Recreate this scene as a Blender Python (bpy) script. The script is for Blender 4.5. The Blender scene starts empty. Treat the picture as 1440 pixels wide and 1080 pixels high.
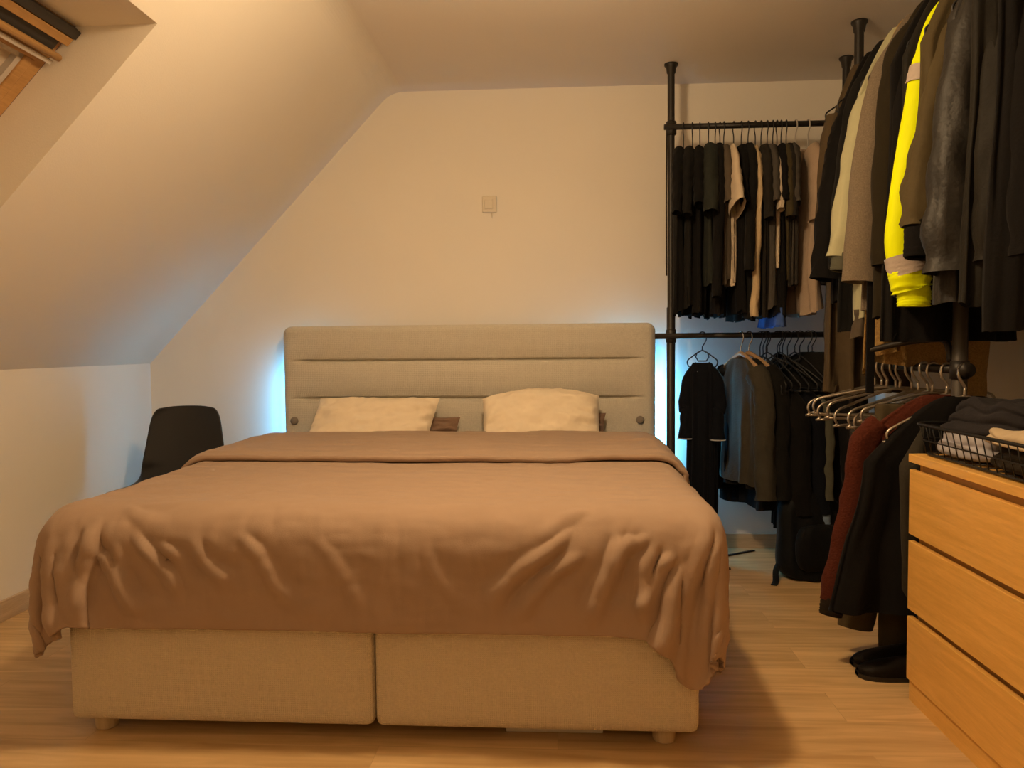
import bpy, math, random
import numpy as np
from mathutils import Vector, Matrix, noise as mn

random.seed(7)
C = bpy.context.scene.collection
PI = math.pi
sin, cos = math.sin, math.cos

# ------------------------------------------------------------------ materials
def new_mat(name):
    m = bpy.data.materials.new(name); m.use_nodes = True
    nt = m.node_tree; b = nt.nodes['Principled BSDF']
    return m, nt, b

def rgb(r, g, b):
    f = lambda c: (c / 255 / 12.92) if c / 255 <= .04045 else ((c / 255 + .055) / 1.055) ** 2.4
    return (f(r), f(g), f(b), 1)

def fabric(name, col, rough=.9, scale=60, var=.25, bump=.25, sheen=.15, weave=0., metallic=0., spec=.2, bscale=None):
    m, nt, b = new_mat(name)
    N, L = nt.nodes, nt.links
    tc = N.new('ShaderNodeTexCoord')
    n1 = N.new('ShaderNodeTexNoise'); n1.inputs['Scale'].default_value = scale; n1.inputs['Detail'].default_value = 4
    L.new(tc.outputs['Object'], n1.inputs['Vector'])
    ramp = N.new('ShaderNodeMix'); ramp.data_type = 'RGBA'
    ramp.inputs['A'].default_value = tuple(c * (1 - var) for c in col[:3]) + (1,)
    ramp.inputs['B'].default_value = tuple(min(1, c * (1 + var)) for c in col[:3]) + (1,)
    L.new(n1.outputs['Fac'], ramp.inputs['Factor'])
    L.new(ramp.outputs['Result'], b.inputs['Base Color'])
    b.inputs['Roughness'].default_value = rough
    b.inputs['Metallic'].default_value = metallic
    b.inputs['Specular IOR Level'].default_value = spec
    b.inputs['Sheen Weight'].default_value = sheen
    if bump:
        bp = N.new('ShaderNodeBump'); bp.inputs['Strength'].default_value = bump; bp.inputs['Distance'].default_value = .004
        n2 = N.new('ShaderNodeTexNoise'); n2.inputs['Scale'].default_value = bscale or scale * 4; n2.inputs['Detail'].default_value = 3
        L.new(tc.outputs['Object'], n2.inputs['Vector'])
        src = n2.outputs['Fac']
        if weave:
            w = N.new('ShaderNodeTexWave'); w.inputs['Scale'].default_value = weave; w.bands_direction = 'Z'
            w2 = N.new('ShaderNodeTexWave'); w2.inputs['Scale'].default_value = weave; w2.bands_direction = 'X'
            L.new(tc.outputs['Object'], w.inputs['Vector']); L.new(tc.outputs['Object'], w2.inputs['Vector'])
            a = N.new('ShaderNodeMath'); a.operation = 'ADD'
            L.new(w.outputs['Fac'], a.inputs[0]); L.new(w2.outputs['Fac'], a.inputs[1])
            a2 = N.new('ShaderNodeMath'); a2.operation = 'ADD'
            L.new(a.outputs[0], a2.inputs[0]); L.new(src, a2.inputs[1]); src = a2.outputs[0]
        L.new(src, bp.inputs['Height']); L.new(bp.outputs['Normal'], b.inputs['Normal'])
    return m

def plain(name, col, rough=.5, metallic=0., spec=.5, var=.06, scale=8):
    return fabric(name, col, rough, scale, var, 0, 0, 0, metallic, spec)

def emit(name, col, s):
    m, nt, b = new_mat(name)
    b.inputs['Base Color'].default_value = (0, 0, 0, 1)
    b.inputs['Emission Color'].default_value = col; b.inputs['Emission Strength'].default_value = s
    return m

def wood(name, base, dark, axis='X', scale=1., rough=.45, stretch=14):
    m, nt, b = new_mat(name)
    N, L = nt.nodes, nt.links
    tc = N.new('ShaderNodeTexCoord'); mp = N.new('ShaderNodeMapping')
    s = [stretch * scale] * 3; s['XYZ'.index(axis)] = 1.0 * scale
    mp.inputs['Scale'].default_value = s
    L.new(tc.outputs['Object'], mp.inputs['Vector'])
    n = N.new('ShaderNodeTexNoise'); n.inputs['Scale'].default_value = 3; n.inputs['Detail'].default_value = 8; n.inputs['Distortion'].default_value = .6
    L.new(mp.outputs['Vector'], n.inputs['Vector'])
    n3 = N.new('ShaderNodeTexNoise'); n3.inputs['Scale'].default_value = 22; n3.inputs['Detail'].default_value = 4
    L.new(mp.outputs['Vector'], n3.inputs['Vector'])
    cr = N.new('ShaderNodeValToRGB'); cr.color_ramp.elements[0].position = .35; cr.color_ramp.elements[1].position = .65
    cr.color_ramp.elements[0].color = dark; cr.color_ramp.elements[1].color = base
    a = N.new('ShaderNodeMath'); a.operation = 'MULTIPLY_ADD'; a.inputs[1].default_value = .35
    L.new(n3.outputs['Fac'], a.inputs[0])
    h = N.new('ShaderNodeMath'); h.operation = 'MULTIPLY'; h.inputs[1].default_value = .65
    L.new(n.outputs['Fac'], h.inputs[0]); L.new(h.outputs[0], a.inputs[2])
    L.new(a.outputs[0], cr.inputs['Fac']); L.new(cr.outputs['Color'], b.inputs['Base Color'])
    b.inputs['Roughness'].default_value = rough
    return m

def floor_mat():
    m, nt, b = new_mat('oak_laminate')
    N, L = nt.nodes, nt.links
    tc = N.new('ShaderNodeTexCoord')
    br = N.new('ShaderNodeTexBrick')
    br.inputs['Scale'].default_value = 1; br.inputs['Brick Width'].default_value = 1.35; br.inputs['Row Height'].default_value = .19
    br.inputs['Mortar Size'].default_value = .0012; br.inputs['Mortar Smooth'].default_value = .3; br.offset = .37
    br.inputs['Color1'].default_value = (.62, .62, .62, 1); br.inputs['Color2'].default_value = (1, 1, 1, 1); br.inputs['Mortar'].default_value = (.38, .36, .34, 1)
    L.new(tc.outputs['Object'], br.inputs['Vector'])
    mp = N.new('ShaderNodeMapping'); mp.inputs['Scale'].default_value = (1, 11, 1); L.new(tc.outputs['Object'], mp.inputs['Vector'])
    ad = N.new('ShaderNodeVectorMath'); ad.operation = 'MULTIPLY_ADD'; ad.inputs[1].default_value = (7, 7, 7)
    L.new(br.outputs['Color'], ad.inputs[0]); L.new(mp.outputs['Vector'], ad.inputs[2])
    n = N.new('ShaderNodeTexNoise'); n.inputs['Scale'].default_value = 2.2; n.inputs['Detail'].default_value = 7; n.inputs['Distortion'].default_value = .8
    L.new(ad.outputs['Vector'], n.inputs['Vector'])
    cr = N.new('ShaderNodeValToRGB'); e = cr.color_ramp.elements
    e[0].position = .3; e[0].color = (.50, .315, .135, 1); e[1].position = .7; e[1].color = (.76, .52, .255, 1)
    L.new(n.outputs['Fac'], cr.inputs['Fac'])
    mx = N.new('ShaderNodeMix'); mx.data_type = 'RGBA'; mx.blend_type = 'MULTIPLY'; mx.inputs['Factor'].default_value = .38
    L.new(cr.outputs['Color'], mx.inputs['A']); L.new(br.outputs['Color'], mx.inputs['B'])
    L.new(mx.outputs['Result'], b.inputs['Base Color'])
    b.inputs['Roughness'].default_value = .38; b.inputs['Specular IOR Level'].default_value = .4
    return m

M = {}
M['wall'] = fabric('wall_paint', (.84, .785, .69, 1), .9, 3, .02, .12, 0, bscale=180)
M['ceil'] = fabric('ceiling_paint', (.82, .76, .68, 1), .9, 3, .02, .1, 0, bscale=150)
M['floor'] = floor_mat()
M['skirt'] = wood('oak_skirting', (.62, .46, .29, 1), (.46, .33, .2, 1), 'X')
M['oak'] = wood('oak_veneer', (.84, .49, .13, 1), (.68, .37, .08, 1), 'Y', 1.1, .42, 16)
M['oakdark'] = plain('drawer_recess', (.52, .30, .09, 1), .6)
M['pine'] = wood('pine_varnish', (.50, .28, .10, 1), (.36, .19, .06, 1), 'Y', 1, .4)
M['darkmetal'] = plain('dark_cover', (.03, .026, .022, 1), .5)
M['paleplastic'] = plain('pale_plastic', (.5, .45, .4, 1), .5)
M['blind'] = fabric('blind_cloth', (.55, .47, .38, 1), .9, 90, .05, .1)
M['base'] = fabric('bed_base_linen', (.70, .60, .44, 1), .95, 160, .14, .5, .1, 55)
M['headboard'] = fabric('headboard_linen', (.68, .635, .54, 1), .95, 150, .16, .5, .1, 55)
M['legwood'] = wood('light_leg_wood', (.62, .50, .32, 1), (.5, .38, .22, 1), 'Z')
M['sheet'] = fabric('white_sheet', (.80, .77, .73, 1), .9, 20, .03, .1)
M['duvet'] = fabric('brown_cotton', (.37, .258, .182, 1), .85, 9, .05, .12, .1, bscale=350)
M['pillow'] = fabric('cream_pillowcase', (.82, .70, .53, 1), .9, 20, .03, .12, .1)
M['brownpillow'] = fabric('brown_pillowcase', (.23, .145, .10, 1), .9, 20, .06, .12, .1)
M['chair'] = plain('black_plastic', (.022, .022, .024, 1), .45, spec=.35)
M['rack'] = plain('rack_black_metal', (.022, .018, .015, 1), .45, .1, .4)
M['rackgrey'] = plain('rack_dark_grey', (.055, .045, .034, 1), .5, .1)
M['switch'] = plain('cream_plastic', (.68, .60, .46, 1), .45)
M['led'] = emit('led_blue', (.10, .52, 1, 1), 38)
M['ledr'] = emit('led_blue_bright', (.11, .53, 1, 1), 72)
M['silver'] = plain('brushed_silver', (.52, .46, .38, 1), .32, .85)
M['chrome'] = plain('chrome_wire', (.7, .68, .65, 1), .2, 1.)
M['hblack'] = plain('hanger_black', (.012, .013, .016, 1), .45)
M['hwood'] = wood('hanger_wood', (.42, .27, .14, 1), (.3, .18, .09, 1), 'X')
M['wire'] = plain('basket_wire', (.012, .011, .01, 1), .5, .3)
M['white'] = plain('white_card', (.7, .66, .58, 1), .7)

def cloth(name, r, g, b, **k):
    k.setdefault('scale', 30); k.setdefault('var', .18); k.setdefault('bump', .3); k.setdefault('sheen', .03); k.setdefault('spec', .1)
    return fabric('cloth_' + name, (r, g, b, 1), **k)
K = dict(
    black=cloth('black', 0.0072, 0.0066, 0.0066), black2=cloth('soft_black', 0.0099, 0.0094, 0.0088), navy=cloth('navy_black', 0.0055, 0.0066, 0.0105),
    charcoal=cloth('charcoal', 0.0209, 0.0182, 0.0154), greygreen=cloth('grey_green', 0.0220, 0.0242, 0.0198), brown=cloth('dark_brown', 0.0220, 0.0165, 0.0105),
    taupe=cloth('taupe', 0.0840, 0.0664, 0.0480), beige=cloth('beige', 0.5200, 0.4300, 0.3200, var=.06), cream=cloth('cream', 0.5000, 0.3800, 0.2300, var=.08),
    pinkbeige=cloth('pink_beige', 0.3800, 0.2900, 0.2150, var=.06), olive=cloth('olive_brown', 0.0560, 0.0440, 0.0216), grey=cloth('mid_grey', 0.0680, 0.0600, 0.0512),
    bomber=cloth('pale_green', 0.4200, 0.4100, 0.2600, rough=.7, var=.06), wool=cloth('wool', 0.2200, 0.1750, 0.1250, scale=220, var=.5, bump=.8),
    coatbrown=cloth('coat_brown', 0.0220, 0.0171, 0.0094), hivis=cloth('hi_vis', 0.8000, 0.9200, 0.0000, rough=.6, var=.03, bump=.1),
    reflect=cloth('reflective', 0.4500, 0.3800, 0.3300, rough=.4, var=.03), oliveshell=cloth('olive_shell', 0.0760, 0.0576, 0.0272, rough=.7),
    leather=cloth('leather', .0105, .009, .0072, rough=.56, var=.2, bump=.6, bscale=60, spec=.4), jacket=cloth('jacket_dark', 0.0143, 0.0127, 0.0099, rough=.6),
    tan=cloth('tan_knit', 0.3600, 0.2200, 0.0750, scale=180, var=.55, bump=1., bscale=160), maroon=cloth('maroon_knit', .080, .019, .010, scale=120, var=.3, bump=.9, bscale=130),
    cord=cloth('corduroy', .085, .065, .035), olivegrey=cloth('olive_grey', 0.0480, 0.0424, 0.0320), pale=cloth('pale_grey_green', 0.0920, 0.0920, 0.0680),
    blue=cloth('blue', 0.0500, 0.1000, 0.3000, scale=12, var=.8), paleblue=cloth('pale_blue', 0.2400, 0.3400, 0.5000), slate=cloth('slate', .024, .022, .025, var=.12),
    whitegrey=cloth('white_grey', 0.4200, 0.4100, 0.4500, scale=14, var=.3), creamcloth=cloth('cream_cloth', 0.5000, 0.4000, 0.2700, var=.1), piping=cloth('white_piping', 0.4500, 0.4500, 0.4800),
    trousers=cloth('brown_trousers', 0.0840, 0.0600, 0.0336), pack=cloth('pack_nylon', 0.0066, 0.0072, 0.0083, rough=.6), shoe=cloth('shoe_leather', 0.0088, 0.0060, 0.0039, rough=.5),
)
# ------------------------------------------------------------------ mesh helpers
class MB:
    def __init__(s): s.v = []; s.f = []
    def add(s, v, f):
        o = len(s.v); s.v += [tuple(p) for p in v]; s.f += [tuple(i + o for i in q) for q in f]; return s
    def box(s, x0, x1, y0, y1, z0, z1):
        return s.add([(x0, y0, z0), (x1, y0, z0), (x1, y1, z0), (x0, y1, z0), (x0, y0, z1), (x1, y0, z1), (x1, y1, z1), (x0, y1, z1)],
                     [(0, 3, 2, 1), (4, 5, 6, 7), (0, 1, 5, 4), (1, 2, 6, 5), (2, 3, 7, 6), (3, 0, 4, 7)])
    def tube(s, pts, r, n=8, cap=True, closed=False):
        P = [Vector(p) for p in pts]; k = len(P)
        R = r if isinstance(r, (list, tuple)) else [r] * k
        T = []
        for i in range(k):
            if closed: t = P[(i + 1) % k] - P[i - 1]
            else: t = P[min(i + 1, k - 1)] - P[max(i - 1, 0)]
            T.append(t.normalized() if t.length > 1e-9 else Vector((0, 0, 1)))
        a = Vector((0, 0, 1)) if abs(T[0].z) < .9 else Vector((1, 0, 0))
        u = (a - T[0] * a.dot(T[0])).normalized()
        V = []
        for i in range(k):
            u = (u - T[i] * u.dot(T[i])).normalized(); w = T[i].cross(u)
            rr = R[i]; ra, rb = rr if isinstance(rr, tuple) else (rr, rr)
            for j in range(n):
                t = 2 * PI * j / n
                V.append(P[i] + u * (cos(t) * ra) + w * (sin(t) * rb))
        F = []
        for i in range(k if closed else k - 1):
            i2 = (i + 1) % k
            for j in range(n):
                j2 = (j + 1) % n
                F.append((i * n + j, i * n + j2, i2 * n + j2, i2 * n + j))
        if cap and not closed:
            F.append(tuple(range(n))[::-1]); F.append(tuple((k - 1) * n + j for j in range(n)))
        return s.add(V, F)
    def lathe(s, prof, n=20, c=(0, 0)):
        V = []; F = []
        for r, z in prof:
            for j in range(n):
                t = 2 * PI * j / n; V.append((c[0] + r * cos(t), c[1] + r * sin(t), z))
        for i in range(len(prof) - 1):
            for j in range(n):
                j2 = (j + 1) % n; F.append((i * n + j, i * n + j2, (i + 1) * n + j2, (i + 1) * n + j))
        F.append(tuple(range(n))[::-1]); F.append(tuple((len(prof) - 1) * n + j for j in range(n)))
        return s.add(V, F)
    def grid(s, G, closed_u=False):
        # G: list of rows of points
        n, m = len(G), len(G[0]); V = [p for r in G for p in r]; F = []
        for i in range(n - 1):
            for j in range(m if closed_u else m - 1):
                j2 = (j + 1) % m
                F.append((i * m + j, i * m + j2, (i + 1) * m + j2, (i + 1) * m + j))
        return s.add(V, F)

def obj(name, mb, mat, parent=None, smooth=True, bevel=0, sub=0, solid=0, loc=None, rotz=0, auto=None):
    me = bpy.data.meshes.new(name)
    me.from_pydata([tuple(v) for v in mb.v], [], mb.f); me.update()
    o = bpy.data.objects.new(name, me); C.objects.link(o)
    me.materials.append(mat)
    if smooth: me.polygons.foreach_set('use_smooth', [True] * len(me.polygons))
    if solid:
        m = o.modifiers.new('s', 'SOLIDIFY'); m.thickness = solid; m.offset = 0
    if bevel:
        m = o.modifiers.new('b', 'BEVEL'); m.width = bevel; m.segments = 3; m.limit_method = 'ANGLE'; m.angle_limit = math.radians(40)
        m.harden_normals = False
    if sub:
        m = o.modifiers.new('u', 'SUBSURF'); m.levels = sub; m.render_levels = sub
    if parent: o.parent = parent
    if loc: o.location = loc
    if rotz: o.rotation_euler = (0, 0, rotz)
    return o

def tag(o, label, cat, group=None):
    o['label'] = label; o['category'] = cat
    if group: o['group'] = group
    return o

def thing(name, label, cat, loc=(0, 0, 0), rotz=0, group=None, rot=None):
    o = bpy.data.objects.new(name, None); C.objects.link(o); o.empty_display_size = .05
    o.location = loc; o.rotation_euler = rot or (0, 0, rotz)
    return tag(o, label, cat, group)

def struct(o): o['kind'] = 'structure'; return o
def box(*a): return MB().box(*a)
def fbm(x, y, z, o=3): return mn.fractal(Vector((x, y, z)), 1.0, 2.0, o)
def arc(cx, cz, r, a0, a1, n, y=0): return [(cx + r * cos(a0 + (a1 - a0) * i / n), y, cz + r * sin(a0 + (a1 - a0) * i / n)) for i in range(n + 1)]
def smooth_path(P, n=6):
    P = [Vector(p) for p in P]; out = []
    for i in range(len(P) - 1):
        p0, p1, p2, p3 = P[max(i - 1, 0)], P[i], P[i + 1], P[min(i + 2, len(P) - 1)]
        for k in range(n):
            t = k / n
            out.append(.5 * ((2 * p1) + (p2 - p0) * t + (2 * p0 - 5 * p1 + 4 * p2 - p3) * t * t + (3 * p1 - p0 - 3 * p2 + p3) * t ** 3))
    out.append(P[-1]); return out

# ------------------------------------------------------------------ room
LX, RX, BY, FY = -2.29, 1.72, 4.26, -1.0
KZ, CZ, SX = 1.035, 2.508, -.888
SL = (CZ - KZ) / (SX - LX)
def sx_at(z): return LX + (z - KZ) / SL

struct(obj('floor', box(LX - .1, RX + .1, FY - .1, BY + .1, -.1, 0), M['floor'], smooth=False))
struct(obj('ceiling', box(SX - .02, RX + .1, FY - .1, BY + .1, CZ, CZ + .1), M['ceil'], smooth=False))
mb = MB(); prof = [(LX, 0), (RX, 0), (RX, CZ), (SX, CZ), (LX, KZ)]
mb.add([(x, BY, z) for x, z in prof] + [(x, BY + .1, z) for x, z in prof], [(0, 1, 2, 3, 4), (9, 8, 7, 6, 5)] + [(i, i + 5, (i + 1) % 5 + 5, (i + 1) % 5) for i in range(5)])
struct(obj('wall_back', mb, M['wall'], smooth=False))
mb = MB()
mb.add([(x, FY, z) for x, z in prof] + [(x, FY - .1, z) for x, z in prof], [(4, 3, 2, 1, 0), (5, 6, 7, 8, 9)] + [(i, (i + 1) % 5, (i + 1) % 5 + 5, i + 5) for i in range(5)])
struct(obj('wall_front', mb, M['wall'], smooth=False))
struct(obj('wall_left', box(LX - .1, LX, FY, BY, 0, KZ), M['wall'], smooth=False))
struct(obj('wall_right', box(RX, RX + .1, FY, BY, 0, CZ), M['wall'], smooth=False))

# sloping ceiling with the roof window's recess
WY1, WY0 = 2.417, 1.28         # far and near cheek
WZ1, WZ0 = 2.136, 1.30         # top and bottom of the opening on the slope
OFF = .278                     # vertical offset of the window plane
def sp(z, y, off=0): return (sx_at(z), y, z + off)
mb = MB()
# rounded crease between slope and ceiling, then the slope around the hole
def strip(y0, y1, z0, z1): mb.add([sp(z0, y0), sp(z0, y1), sp(z1, y1), sp(z1, y0)], [(0, 1, 2, 3)])
strip(FY, WY0, KZ, CZ); strip(WY1, BY, KZ, CZ); strip(WY0, WY1, KZ, WZ0); strip(WY0, WY1, WZ1, CZ)
Rc = .16; ang = math.atan(SL); dtan = Rc * math.tan(ang / 2); px0 = SX + dtan; prev = None
for k in range(11):
    a = ang * k / 10; q = (px0 - Rc * sin(a), CZ - Rc + Rc * cos(a) - .001)
    if prev: mb.add([(q[0], FY, q[1]), (q[0], BY, q[1]), (prev[0], BY, prev[1]), (prev[0], FY, prev[1])], [(0, 1, 2, 3)])
    prev = q
xo = sx_at(WZ1 - OFF)          # x where the horizontal head lining meets the window plane
head = [(sx_at(WZ1), WZ1), (xo, WZ1 - .002)]
xb = sx_at(WZ0)                # sill lining runs square to the slope
nx, nz = -SL / math.hypot(1, SL), 1 / math.hypot(1, SL)
dperp = OFF * nz
sill = [(xb, WZ0), (xb + nx * dperp, WZ0 + nz * dperp)]
mb.add([(head[0][0], WY0, head[0][1]), (head[0][0], WY1, head[0][1]), (head[1][0], WY1, head[1][1]), (head[1][0], WY0, head[1][1])], [(0, 1, 2, 3)])
mb.add([(sill[0][0], WY0, sill[0][1]), (sill[0][0], WY1, sill[0][1]), (sill[1][0], WY1, sill[1][1]), (sill[1][0], WY0, sill[1][1])], [(3, 2, 1, 0)])
for y in (WY0, WY1):
    mb.add([(head[0][0], y, head[0][1]), (head[1][0], y, head[1][1]), (sill[1][0], y, sill[1][1]), (sill[0][0], y, sill[0][1])], [(0, 1, 2, 3)])
struct(obj('ceiling_slope', mb, M['wall'], smooth=False))

# roof window in its own frame: u runs down the slope, v towards the camera, n into the room
U = Vector((-1 / math.hypot(1, SL), 0, -SL / math.hypot(1, SL))); Vv = Vector((0, -1, 0)); Nn = Vector((-nx, 0, -nz))
W0 = Vector((head[1][0], WY1, head[1][1]))
ULEN = (Vector((sill[1][0], WY1, sill[1][1])) - W0).length; VLEN = WY1 - WY0
def wbox(mb, u0, u1, v0, v1, n0, n1):
    pts = [W0 + U * u + Vv * v + Nn * n for n in (n0, n1) for u, v in ((u0, v0), (u1, v0), (u1, v1), (u0, v1))]
    return mb.add(pts, [(0, 3, 2, 1), (4, 5, 6, 7), (0, 1, 5, 4), (1, 2, 6, 5), (2, 3, 7, 6), (3, 0, 4, 7)])
mb = MB()
wbox(mb, 0, .06, 0, VLEN, -.06, .0); wbox(mb, ULEN - .05, ULEN, 0, VLEN, -.06, .0)
wbox(mb, .06, ULEN - .05, 0, .045, -.06, .0); wbox(mb, .06, ULEN - .05, VLEN - .045, VLEN, -.06, .0)
win = struct(obj('window_1', mb, M['pine'], smooth=False, bevel=.003))
o = obj('head_cover', wbox(MB(), 0.002, .032, .002, VLEN - .002, .0, .03), M['darkmetal'], win, smooth=False, bevel=.003)
mb = MB(); wbox(mb, .034, .064, .006, VLEN - .006, 0, .026)
obj('head_rail', mb, M['pine'], win, smooth=False, bevel=.003)
obj('ventilation_flap', wbox(MB(), .066, .10, .03, VLEN - .03, -.03, .012), M['darkmetal'], win, smooth=False)
mb = MB(); mb.tube([W0 + U * .108 + Vv * .012 + Nn * .03, W0 + U * .108 + Vv * (VLEN - .012) + Nn * .03], .012, 10)
obj('pull_bar', mb, M['pine'], win)
mb = MB(); wbox(mb, .128, .142, .015, VLEN - .015, .018, .026)
obj('blind_rail', mb, M['paleplastic'], win, smooth=False)
mb = MB()
wbox(mb, .115, .16, .047, VLEN - .047, -.05, .004); wbox(mb, ULEN - .10, ULEN - .052, .047, VLEN - .047, -.05, .004)
wbox(mb, .16, ULEN - .10, .047, .085, -.05, .004); wbox(mb, .16, ULEN - .10, VLEN - .085, VLEN - .047, -.05, .004)
obj('sash', mb, M['pine'], win, smooth=False, bevel=.003)
mb = MB()
wbox(mb, .16, .175, .085, VLEN - .085, -.03, -.002); wbox(mb, .16, ULEN - .10, .085, .105, -.03, -.002); wbox(mb, .16, ULEN - .1, VLEN - .105, VLEN - .085, -.03, -.002)
obj('blind_guide', mb, M['paleplastic'], win, smooth=False)
obj('blind', wbox(MB(), .17, ULEN - .1, .10, VLEN - .10, -.028, -.022), M['blind'], win, smooth=False)
gm, nt, gb = new_mat('window_glass'); gb.inputs['Transmission Weight'].default_value = 1; gb.inputs['Roughness'].default_value = .02; gb.inputs['Base Color'].default_value = (.9, .95, .95, 1)
obj('glass', wbox(MB(), .16, ULEN - .1, .085, VLEN - .085, -.048, -.042), gm, win, smooth=False)

# skirting
o = struct(obj('baseboard_left', box(LX, LX + .014, FY, BY, 0, .085), wood('oak_skirting_long', (.62, .46, .29, 1), (.46, .33, .2, 1), 'Y'), smooth=False, bevel=.003))
o = struct(obj('baseboard_back', box(LX + .014, RX, BY - .014, BY, 0, .08), M['skirt'], smooth=False, bevel=.003))
o = struct(obj('baseboard_right', box(RX - .014, RX, FY, BY - .014, 0, .08), M['skirt'], smooth=False, bevel=.003))

# light switch
sw = thing('light_switch', 'small square cream light switch on the back wall above the bed', 'light switch', (-.354, BY, 1.89))
obj('plate', box(-.041, .041, -.012, 0, -.046, .044), M['switch'], sw, smooth=False, bevel=.006)
obj('rocker', box(-.027, .019, -.018, -.010, -.028, .026), M['switch'], sw, smooth=False, bevel=.003)
obj('plug', MB().tube([(.012, -.005, -.045), (.012, -.005, -.062), (.014, -.005, -.078)], [.004, .0035, .001], 8), M['switch'], sw)

# ------------------------------------------------------------------ bed
BXY = (-1.411, 2.118, 0); BR = -.0105
BW, BLEN = 1.80, 2.0
bed = thing('bed', 'wide box spring bed with a cream linen base and tall grey-beige headboard', 'bed', BXY, BR)
def cushion_box(x0, x1, y0, y1, z0, z1, r=.03, puff=.006, n=14):
    """A padded upholstered block: rounded box whose big faces bulge a little."""
    cx, cy, cz = (x0 + x1) / 2, (y0 + y1) / 2, (z0 + z1) / 2; hx, hy, hz = (x1 - x0) / 2, (y1 - y0) / 2, (z1 - z0) / 2
    idx = {}; V = []; F = []
    def axis(h):
        inner = [-h + r + (2 * h - 2 * r) * i / n for i in range(n + 1)]
        return [-h - 0, -h + r * .3] + inner + [h - r * .3, h]
    AX = [axis(hx), axis(hy), axis(hz)]; NN = len(AX[0])
    H = (hx, hy, hz)
    def vid(i, j, k):
        key = (i, j, k)
        if key in idx: return idx[key]
        p = Vector((AX[0][i], AX[1][j], AX[2][k]))
        core = Vector([max(-H[a] + r, min(H[a] - r, p[a])) for a in range(3)])
        d = p - core
        if d.length > 1e-9:
            m = max(abs(d[a]) for a in range(3)); p = core + d.normalized() * m
        b = [max(0, 1 - (abs(p[a]) / H[a]) ** 4) for a in range(3)]
        for a in range(3):
            if abs(abs(AX[a][(i, j, k)[a]]) - H[a]) < 1e-9:
                o1, o2 = [q for q in range(3) if q != a]
                p[a] += math.copysign(puff * b[o1] * b[o2], p[a])
        idx[key] = len(V); V.append((p.x + cx, p.y + cy, p.z + cz)); return idx[key]
    L_ = NN - 1
    for a in range(3):
        o1, o2 = [(1, 2), (2, 0), (0, 1)][a]
        for side in (0, L_):
            for s in range(L_):
                for t in range(L_):
                    q = []
                    for ds, dt in ((0, 0), (1, 0), (1, 1), (0, 1)):
                        ijk = [0, 0, 0]; ijk[a] = side; ijk[o1] = s + ds; ijk[o2] = t + dt; q.append(vid(*ijk))
                    F.append(tuple(q if side else q[::-1]))
    return MB().add(V, F)
for x0, x1 in ((.0, .893), (.897, BW)):
    obj('box_base', cushion_box(x0, x1, 0, BLEN, .042, .375, .022, .008), M['base'], bed)
for x, y in ((.075, .06), (BW - .09, .06), (.075, BLEN - .1), (BW - .09, BLEN - .1), (.895, BLEN - .1)):
    obj('leg', MB().lathe([(.030, 0), (.032, .004), (.034, .05), (.034, .052)], 20, (x, y)), M['legwood'], bed)
# headboard: padded panel with two stitched horizontal seams
HX0, HX1, HT, HYF, HYB = -.085, 1.915, 1.232, 1.985, 2.06
def hb_front():
    zrows = sorted([.06 + (HT - .06) * j / 120 for j in range(121)] + [sz + q for sz in (1.045, .842) for q in (-.014, -.010, -.007, -.0045, -.002, .0005, .003, .0055, .009, .012)])
    mb = MB(); nxs, nzs = 100, len(zrows) - 1; G = []
    for j in range(nzs + 1):
        z = zrows[j]; row = []
        for i in range(nxs + 1):
            x = HX0 + (HX1 - HX0) * i / nxs
            e = min(x - HX0, HX1 - x, HT - z); rr = .035
            y = HYF + (rr - math.sqrt(max(0, rr * rr - (rr - min(e, rr)) ** 2)))
            ex = min(x - HX0, HX1 - x)
            for sz in (1.045, .842):
                k = max(0, min(1, (ex - .05) / .10)); d = abs(z - sz)
                y += .024 * k * math.exp(-(d / .006) ** 2) + .013 * k * math.exp(-(d / .045) ** 2)
            y += .003 * fbm(x * 3, z * 4, 1.3)
            dx, dz = x, z
            R = .045                     # rounded upper corners
            for cx_, sg in ((HX0 + R, -1), (HX1 - R, 1)):
                if (x - cx_) * sg > 0 and z > HT - R:
                    v = Vector((x - cx_, z - (HT - R))); m = max(abs(v.x), abs(v.y))
                    v = v.normalized() * m; dx, dz = cx_ + v.x, HT - R + v.y
            row.append((dx, y, dz))
        G.append(row)
    mb.grid(G)
    per = [G[j][0] for j in range(nzs + 1)] + G[-1][1:-1] + [G[j][-1] for j in range(nzs, -1, -1)]
    mb.grid([per, [(p[0], HYB, p[2]) for p in per]])
    bk = [(p[0], HYB, p[2]) for p in per]; o = len(mb.v); mb.v += bk; mb.f.append(tuple(range(o, o + len(bk))))
    return mb
hb = obj('headboard', hb_front(), M['headboard'], bed)
for x in (-.022, 1.832):
    obj('button', MB().tube([(x, HYF + .01, .722), (x, HYF - .008, .722), (x, HYF - .014, .722)], [.021, .021, .013], 18), plain('button_linen', (.24, .20, .16, 1), .8), hb)
mt = obj('mattress', cushion_box(.0, BW, .0, 2.0, .372, .60, .06, .006), M['sheet'], loc=BXY, rotz=BR)
tag(mt, 'thick mattress under a white fitted sheet on the bed', 'mattress')

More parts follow.
